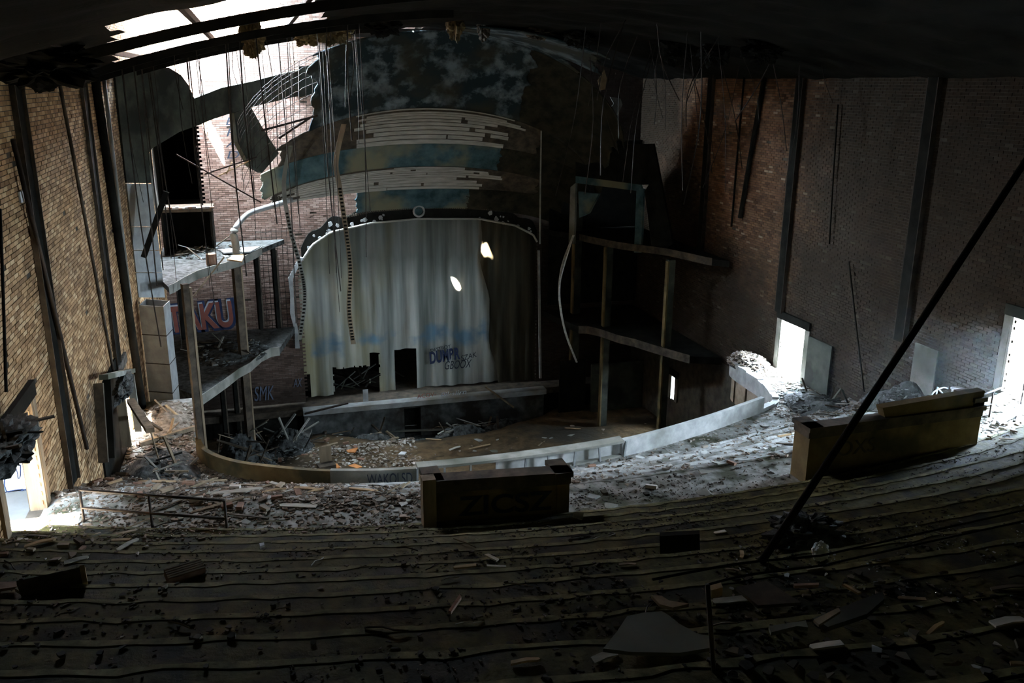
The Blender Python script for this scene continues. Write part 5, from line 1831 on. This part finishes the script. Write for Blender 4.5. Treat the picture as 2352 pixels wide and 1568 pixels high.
heap_chips('chips_on_heap', (-1.4, 35.6, -15.6), 1.4, 1.9, 1.3 * 1.0, 700, .02, .13, M['litter_mid'], 'loose chips over the charred blue-grey heap under the left boxes', 66)
heap('rubble_heap', (0.5, 37.4, -15.7), 1.2, 1.3, .9 * 0.9, 'rubble_dark', 'charred heap at the left corner of the stage', 7)
heap_chips('chips_on_heap', (0.5, 37.4, -15.7), 1.2, 1.3, .9 * 1.0, 700, .02, .13, M['litter_mid'], 'loose chips over the charred heap at the left corner of the stage', 67)
heap('rubble_heap', (4.2, 38.0, -16.3), 1.4, .8, .8 * 0.9, 'rubble_dark', 'ashen heap in the pit left of the square black opening', 8)
heap_chips('chips_on_heap', (4.2, 38.0, -16.3), 1.4, .8, .8 * 1.0, 700, .02, .13, M['litter_mid'], 'loose chips over the ashen heap in the pit left of the square black opening', 68)
heap('rubble_heap', (8.6, 38.0, -16.3), 1.4, .85, .75 * 0.9, 'rubble_dark', 'ashen heap in the pit right of the square black opening', 9)
heap_chips('chips_on_heap', (8.6, 38.0, -16.3), 1.4, .85, .75 * 1.0, 700, .02, .13, M['litter_mid'], 'loose chips over the ashen heap in the pit right of the square black opening', 69)
heap('rubble_heap', (10.8, 38.3, -16.3), 1.3, .6, .7 * 0.9, 'rubble_dark', 'ashen heap at the right end of the pit', 10)
heap_chips('chips_on_heap', (10.8, 38.3, -16.3), 1.3, .6, .7 * 1.0, 700, .02, .13, M['litter_mid'], 'loose chips over the ashen heap at the right end of the pit', 70)
heap('rubble_heap', (-1.6, 36.4, -10.72), 1.5, 1.9, .25 * 0.9, 'rubble_dark', 'charred litter spread over the lower left slab', 11)
heap_chips('chips_on_heap', (-1.6, 36.4, -10.72), 1.5, 1.9, .25 * 1.0, 700, .02, .13, M['litter_mid'], 'loose chips over the charred litter spread over the lower left slab', 71)
heap('rubble_heap', (-1.9, 37.2, -6.72), 1.5, 1.6, .2 * 0.9, 'rubble_dark', 'charred litter spread over the upper left slab', 12)
heap_chips('chips_on_heap', (-1.9, 37.2, -6.72), 1.5, 1.6, .2 * 1.0, 700, .02, .13, M['litter_mid'], 'loose chips over the charred litter spread over the upper left slab', 72)


def tangle(c, rx, ry, h, n_, lmin, lmax, mats, where, group, seed):
    rg = random.Random(seed)
    for _ in range(n_):
        t, a_ = math.sqrt(rg.random()), rg.uniform(0, 6.28)
        x, y = math.cos(a_) * t * rx, math.sin(a_) * t * ry
        p = Vector((c[0] + x, c[1] + y, c[2] + max(h * (1 - t * t), 0.05)))
        if p.x < WL + .3 or p.x > WR - .3: continue
        L_ = rg.uniform(lmin, lmax)
        d = Vector((rg.uniform(-1, 1), rg.uniform(-.6, .6), rg.uniform(-.05, .55))).normalized() * L_
        if not WL + .2 < p.x + d.x < WR - .2: d.x = -d.x
        w = rg.uniform(.03, .11)
        o = MB().beam(-d * .25, d * .75, w, w * rg.uniform(.3, .7)).build('charred_batten', M[rg.choice(mats)], label='splintered batten sticking out of the ' + where, cat='batten', group=group)
        o.location = p


tangle((-1.4, 35.6, -15.6), 1.4, 1.9, 1.3, 26, .8, 2.0, ['wood_dark', 'plaster', 'soot', 'wood'], 'charred heap under the left boxes', 'battens in the heap under the left boxes', 1)
tangle((0.5, 37.4, -15.7), 1.2, 1.2, .9, 16, .7, 1.6, ['wood_dark', 'plaster', 'soot'], 'charred heap at the left stage corner', 'battens in the heap at the stage corner', 2)
tangle((4.2, 38.0, -16.3), 1.6, .6, .8, 14, .6, 1.6, ['wood_dark', 'plaster', 'wood'], 'ashen heap left of the black opening', 'battens in the left pit heap', 3)
tangle((9.2, 38.0, -16.3), 2.2, .6, .7, 16, .6, 1.6, ['wood_dark', 'plaster', 'wood'], 'ashen heap right of the black opening', 'battens in the right pit heap', 4)
tangle((-3.0, 22.4, ZL), .9, 2.0, .5, 22, .4, 1.3, ['wood_dark', 'plaster', 'wood', 'soot'], 'rubble mound before the wrecked left doorway', 'battens in the left landing mound', 5)
tangle((-3.2, 26.6, ZL), .8, 1.4, .35, 10, .4, 1.1, ['wood_dark', 'wood', 'wood_raw'], 'sunlit mound beyond the wrecked left doorway', 'battens in the sunlit mound', 6)
tangle((17.0, 22.0, ZL), .7, 2.0, .5, 16, .4, 1.2, ['wood_dark', 'plaster', 'soot'], 'dark mound on the right landing', 'battens in the right landing mound', 7)
tangle((-1.7, 36.6, -10.7), 1.4, 1.6, .25, 16, .5, 1.3, ['wood_dark', 'soot', 'plaster'], 'litter on the lower left slab', 'battens on the lower left slab', 8)
tangle((-1.9, 37.0, -6.7), 1.3, 1.4, .2, 12, .5, 1.2, ['wood_dark', 'soot', 'plaster_white'], 'litter on the upper left slab', 'battens on the upper left slab', 9)
tangle((-3.85, 13.6, -5.15), .25, .8, .15, 12, .3, .8, ['wood_dark', 'soot'], 'collapsed canopy over the left door', 'battens in the collapsed canopy', 10)


def onO(px, py):
    p = onZ(px, py, -15.6)
    for _ in range(6): p = onZ(px, py, orch_z(p.x, p.y))
    return p


zone([(480, 1010), (620, 960), (780, 985), (860, 1060), (700, 1080), (520, 1070)], [('chip', 30, .08, .2), ('brick', 24, 1, 1.4), ('plank', 24, .6, 1.6), ('stick', 14, .8, 1.8), ('slab', 16, .12, .35)], 'on the earth of the orchestra floor at left', 'on the orchestra floor left', onO)
zone([(860, 1020), (1500, 960), (1650, 950), (1400, 1000), (900, 1070)], [('chip', 20, .06, .14), ('slab', 8, .12, .3), ('plank', 8, .5, 1.2)], 'on the dark earth in the middle of the orchestra floor', 'on the orchestra floor middle', onO)


def onPit(px, py): return onZ(px, py, -15.95)


zone([(720, 950), (1180, 915), (1230, 930), (1060, 985), (720, 985)], [('plank', 22, .6, 1.8), ('stick', 22, .6, 1.8), ('slab', 10, .12, .35), ('chip', 12, .08, .2)], 'in the pit along the stage front', 'in the orchestra pit', onPit)
zone([(475, 960), (600, 930), (680, 960), (600, 1010), (480, 1030)], [('plank', 26, .6, 1.8), ('stick', 26, .8, 2.0), ('slab', 12, .15, .4)], 'in the charred heap under the left boxes', 'under the left boxes', onPit)
crumbs('rubble_orchestra', 3500, lambda rg: (lambda x, y: (x, y, orch_z(x, y) + .03))(rg.uniform(-3.5, 6), 37.0 - 6 * rg.random() ** 1.6), .02, .09, M['chip'], 'small rubble on the left part of the orchestra floor', 8)


def single(name, pts, plane, off, mat, label, cat):
    P_ = [plane(x, y) for x, y in pts]
    o_ = P_[0]
    o = MB().prism([p - o_ for p in P_], off).build(name, M[mat], label=label, cat=cat)
    o.location = o_
    return o


def at_step(px, py, lift):
    z = onB(px, py).z + lift
    return lambda x, y: onZ(x, y, z)


single('plaster_sheet', [(1385, 1497), (1415, 1460), (1440, 1422), (1480, 1414), (1520, 1411), (1535, 1420), (1560, 1440), (1600, 1462), (1640, 1470), (1640, 1494), (1560, 1507), (1450, 1505)], at_step(1500, 1500, .06), (0, 0, .03), 'plaster', 'large curved pale plaster sheet lying on the foreground steps', 'plaster sheet')
single('plaster_sheet', [(1495, 1373), (1520, 1375), (1535, 1385), (1582, 1393), (1545, 1402), (1515, 1394)], at_step(1540, 1400, .04), (0, 0, .03), 'wood', 'small tan curled sheet above the large pale plaster sheet', 'plaster sheet')
single('board', [(1690, 1355), (1760, 1340), (1840, 1390), (1740, 1397)], at_step(1750, 1397, .08), (0, 0, .03), 'wood_dark', 'broad dark board tilted in the right foreground heap', 'board')
single('board', [(1865, 1430), (2000, 1378), (2025, 1368), (2030, 1385), (1990, 1420), (1900, 1450)], at_step(1950, 1445, .10), (0, 0, .04), 'plaster_dark', 'big grey curved panel in the right foreground heap', 'board')
single('board', [(1868, 1428), (1925, 1400), (1930, 1408), (1880, 1440)], at_step(1900, 1430, .17), (0, 0, .02), 'wood', 'tan strip on top of the big grey panel', 'board')
single('board', [(1765, 1445), (1850, 1432), (1855, 1448), (1830, 1445), (1770, 1460)], at_step(1810, 1460, .04), (0, 0, .03), 'plaster', 'grey torn sheet in the right foreground heap', 'board')
single('splinter', [(1934, 1345), (1940, 1344), (1978, 1364), (1970, 1366)], at_step(1955, 1362, .1), (0, 0, .02), 'wood_raw', 'pale curved splinter in the right foreground heap', 'splinter')
single('splinter', [(1822, 1346), (1880, 1344), (1880, 1349), (1824, 1351)], at_step(1850, 1350, .05), (0, 0, .03), 'redbrick', 'thin reddish stick across the right foreground heap', 'splinter')
single('hollow_tile', [(1622, 1358), (1652, 1352), (1659, 1368), (1632, 1375)], at_step(1640, 1375, .02), (0, 0, .09), 'wood_raw', 'tan ribbed tile beside the foreground rail post', 'tile')
ht_o = onB(425, 1322)
ht = tag(empty('hollow_tile', ht_o, (0.25, 0, 0.35)), 'red hollow clay tile with grooved top lying on the dark left steps', 'tile')
MB().box((-.21, -.09, 0), (.21, .09, .10)).build('tile_body', M['redbrick'], ht)
for k in range(5):
    MB().box((-.21, -.08 + k * .036, .10), (.21, -.062 + k * .036, .112)).build('ridge', M['stone'], ht)
lb_o = onB(130, 1350)
lb = tag(empty('leaning_board', lb_o, (0.75, 0, 0.2)), 'dark square board leaning on the left foreground steps with pale split edge', 'board')
MB().box((-.33, -.02, 0), (.25, .02, .42)).build('panel', M['wood_dark'], lb)
MB().box((.25, -.03, -.03), (.30, .03, .44)).build('split_edge', M['wood_raw'], lb)
single('board', [(35, 1358), (80, 1335), (88, 1342), (48, 1366)], at_step(60, 1362, .05), (0, 0, .04), 'wood', 'short tan plank beside the leaning board at left', 'board')
single('board', [(0, 1342), (40, 1340), (42, 1352), (0, 1358)], at_step(20, 1356, .03), (0, 0, .03), 'redbrick', 'reddish board end at the left edge of the foreground', 'board')
single('board', [(1112, 1276), (1122, 1274), (1146, 1286), (1140, 1290)], at_step(1130, 1288, .03), (0, 0, .02), 'lath', 'short pale lath on the middle steps, upper one', 'board')
single('board', [(1118, 1299), (1162, 1301), (1163, 1305), (1118, 1303)], at_step(1140, 1304, .03), (0, 0, .02), 'lath', 'short pale lath on the middle steps, lower one', 'board')
single('board', [(1030, 1408), (1036, 1411), (1060, 1376), (1056, 1370)], at_step(1045, 1408, .05), (0, 0, .03), 'redbrick', 'reddish broken stave standing out on the middle steps', 'board')
single('beam_end', [(1515, 1222), (1607, 1217), (1607, 1226), (1515, 1231)], at_step(1560, 1262, .3), (0, -.05, -.28), 'soot', 'black charred beam lying along a step near the middle', 'beam')
o = ragged_mass('sack', onB(1850, 1238) + Vector((0, 0, .1)), (.42, .3, .17), 'rubble_dark', 'crumpled dark sack on the right steps', 'sack', 9)
o = ragged_mass('plastic_bag', onB(1882, 1285) + Vector((0, 0, .09)), (.09, .08, .11), 'white_scrap', 'small white plastic bag on the right foreground steps', 'bag', 4, 0.4)
single('brick_fragment', [(596, 1254), (607, 1252), (608, 1258), (598, 1261)], at_step(602, 1260, .01), (0, 0, .05), 'white_scrap', 'small bright white fragment on the left steps', 'fragment')
# bucket and bent conduits by the right door
bk_o = onB(2197, 922)
bk = tag(empty('bucket', bk_o), 'white plastic bucket lying in the rubble near the right door', 'bucket')
MB().tube([Vector((0, 0, .02)), Vector((0, 0, .36))], .15, 14, .18).build('bucket_body', M['white_scrap'], bk, smooth=True)
MB().tube([Vector((math.cos(t) * .19, math.sin(t) * .19, .35)) for t in [2 * math.pi * k / 16 for k in range(17)]], .014, 5).build('rim', M['white_scrap'], bk)
for pts, lb in (([(2132, 922), (2145, 900), (2165, 890), (2178, 892)], 'bent grey conduit arching over the rubble pile near the bucket'), ([(2153, 887), (2160, 898), (2178, 914), (2185, 914)], 'straight grey conduit poking up near the bucket')):
    P_ = smooth_line([onY(x, y, bk_o.y + .2) for x, y in pts], 5)
    P_[0].z = min(P_[0].z, bz(P_[0].x, P_[0].y) + .02)
    o = MB().tube([p - P_[0] for p in P_], .022, 6).build('bent_conduit', M['galv'], label=lb, cat='conduit', smooth=True)
    o.location = P_[0]
single('white_plank', [(2288, 968), (2352, 932), (2352, 946), (2296, 976)], at_step(2320, 962, .03), (0, 0, .05), 'plaster_white', 'bright white plank on the steps beside the right railing', 'plank')
# landing edge board at the left and orange scraps on the orchestra floor
a, b_ = onZ(322, 1022, -9.95), onZ(456, 981, -9.95)
o = MB().beam(Vector((0, 0, 0)), b_ - a, .12, .18).build('edge_beam', M['wood'], label='long pale beam edging the sunlit left landing', cat='beam')
o.location = a
for pts, m_, lb in (([(796, 1038), (822, 1032), (816, 1042), (800, 1042)], 'orange', 'small orange cloth scrap in the middle of the earth floor'), ([(800, 1074), (815, 1069), (832, 1076), (820, 1080)], 'orange', 'orange rag near the parapet, right one'),
                    ([(760, 1073), (774, 1069), (782, 1077), (768, 1080)], 'orange', 'orange rag beside the small crate'), ([(915, 1047), (922, 1041), (934, 1042), (928, 1048)], 'white_scrap', 'pale sheet of paper on the dark earth floor')):
    single('cloth_scrap', pts, lambda x, y: onO(x, y) + Vector((0, 0, .05)), (0, 0, .05), m_, lb, 'scrap')
co = onO(750, 1078)
cr = tag(empty('crate', co, (0, 0, .2)), 'open dark crate with raised pale flap on the orchestra floor', 'crate')
MB().box((-.35, -.25, 0), (.35, .25, .25)).build('crate_body', M['wood_dark'], cr)
MB().box((-.2, .22, .2), (.3, .27, .95)).build('flap', M['wood'], cr)
single('board', [(683, 1018), (708, 1018), (718, 994), (700, 998)], lambda x, y: onO(x, y) + Vector((0, 0, .15)), (0, 0, .08), 'plaster', 'flat grey board lying on the orchestra floor at left', 'board')
single('floor_tube', [(476, 1036), (550, 1036), (550, 1039), (476, 1039)], lambda x, y: onZ(x, y, -15.2), (0, 0, .06), 'white_scrap', 'white fluorescent tube lying behind the parapet corner', 'tube')
# long planks of the pit
for (x0, y0), (x1, y1), m_, lb in (((715, 972), (830, 990), 'wood', 'long pale plank lying along the left end of the pit'), ((830, 993), (1060, 984), 'plaster', 'long grey plank lying along the middle of the pit'),
                                   ((1115, 888), (1180, 935), 'wood', 'plank leaning from the stage lip down into the pit'), ((700, 950), (800, 925), 'steel', 'dark bar leaning on the stage front at left'), ((405, 1100), (455, 1050), 'galv', 'thin pale bar leaning on the parapet corner')):
    a, b_ = (onPit(x0, y0), onPit(x1, y1)) if x0 not in (1115, 405, 700) else (onY(x0, y0, 38.5 if x0 != 405 else 22.8), onY(x1, y1, 38.2 if x0 != 405 else 23.1))
    o = MB().beam(Vector((0, 0, 0)), b_ - a, .14 if x0 != 405 else .05, .06).build('long_plank', M[m_], label=lb, cat='plank')
    o.location = a
# stage-front lettering and black openings
lettering(st, 'Pikaiirn', onY(1040, 905, 38.93), 1.3, M['spray_pale'], .28, shear=.35, tilt=-.08)
lettering(st, 'ACOV-', onY(980, 908, 38.93), 0.9, M['spray_red'], .2, tilt=-.05)
lettering(par, 'WAKOLSD', Vector((2.75, 20.72, ZL + .21)), 1.15, M['spray_dark'], .3, bold=.0, rotz=math.radians(-9), org=PARO)
MB().box((-.12, -.03, 0), (.12, 0, .6)).build('grit', M['plaster_white'], st).location = onY(840, 905, 38.5) + Vector((0, .1, -.4))
# hanging plaster clumps under the ceiling
for k, (px, py, Y, sx, sz, m_) in enumerate(((765, 25, 30, .55, .5, 'tan_panel'), (700, 10, 31, .4, .4, 'tan_panel'), (1045, 25, 30, .25, .6, 'tan_panel'), (1110, 20, 31, .2, .5, 'wood_dark'), (1240, 10, 31, .5, .3, 'wood_dark'),
                                             (880, 20, 29, .5, .4, 'soot'), (575, 20, 27, .3, .6, 'tan_panel'), (1560, 60, 28, .6, .7, 'soot'), (1640, 120, 26, .4, .5, 'soot'), (80, 70, 16.6, .8, .5, 'soot'), (1330, 60, 30, .5, .5, 'soot'), (1760, 40, 24, .6, .5, 'soot'))):
    p = onY(px, py, Y)
    p.z = min(p.z, vault_z(p.x) - .12)
    ragged_mass('plaster_clump', p, (sx, .35, sz * .75), m_, ['shaggy tan plaster clump hanging over the sunlit gap', 'small tan plaster clump left of the shaggy one', 'narrow tan clump hanging above the upper cove', 'narrow dark clump right of the tan one above the cove', 'wide dark clump at the top above the cove', 'sooty clump between the gap and the upper cove', 'tan clump hanging across the bright roof gap', 'black clump in the upper right of the vault', 'black clump above the wall columns at right', 'black clump at the upper left corner', 'black clump above the bent white shred', 'black clump near the top right edge'][k], 'plaster clump', k * 3.7)


# ------------------------------------------------------------------ dusty air hanging inside the right doors
hz = bpy.data.materials.new('dusty_air')
hz.use_nodes = True
nt = hz.node_tree
nt.nodes.remove(nt.nodes['Principled BSDF'])
vs_ = nt.nodes.new('ShaderNodeVolumeScatter')
vs_.inputs['Color'].default_value = (0.92, 0.97, 1.0, 1)
gp = nt.nodes.new('ShaderNodeNewGeometry')
dv = nt.nodes.new('ShaderNodeVectorMath'); dv.operation = 'DISTANCE'
dv.inputs[1].default_value = (17.6, 16.4, -6.2 + ZUP)
lnk(nt, gp.outputs['Position'], dv.inputs[0])
fa = nt.nodes.new('ShaderNodeMapRange')
fa.inputs['From Min'].default_value = 1.0
fa.inputs['From Max'].default_value = 7.5
fa.inputs['To Min'].default_value = HAZE
fa.inputs['To Max'].default_value = 0.0
lnk(nt, dv.outputs['Value'], fa.inputs[0])
lnk(nt, fa.outputs[0], vs_.inputs['Density'])
vs_.inputs['Anisotropy'].default_value = 0.5
lnk(nt, vs_.outputs[0], nt.nodes['Material Output'].inputs['Volume'])
o = MB().box((10.0, 8.8, -10.2), (17.88, 24.0, 1.4)).build('haze', hz, label='thin dusty haze hanging inside the right doors', cat='haze', kind='stuff')



# ------------------------------------------------------------------ raise everything so that the orchestra datum is z = 0
for o in list(scene.objects):
    if o.parent is None:
        if o is cam:
            mw = o.matrix_world.copy(); mw.translation.z += ZUP; o.matrix_world = mw
        else:
            o.location.z += ZUP
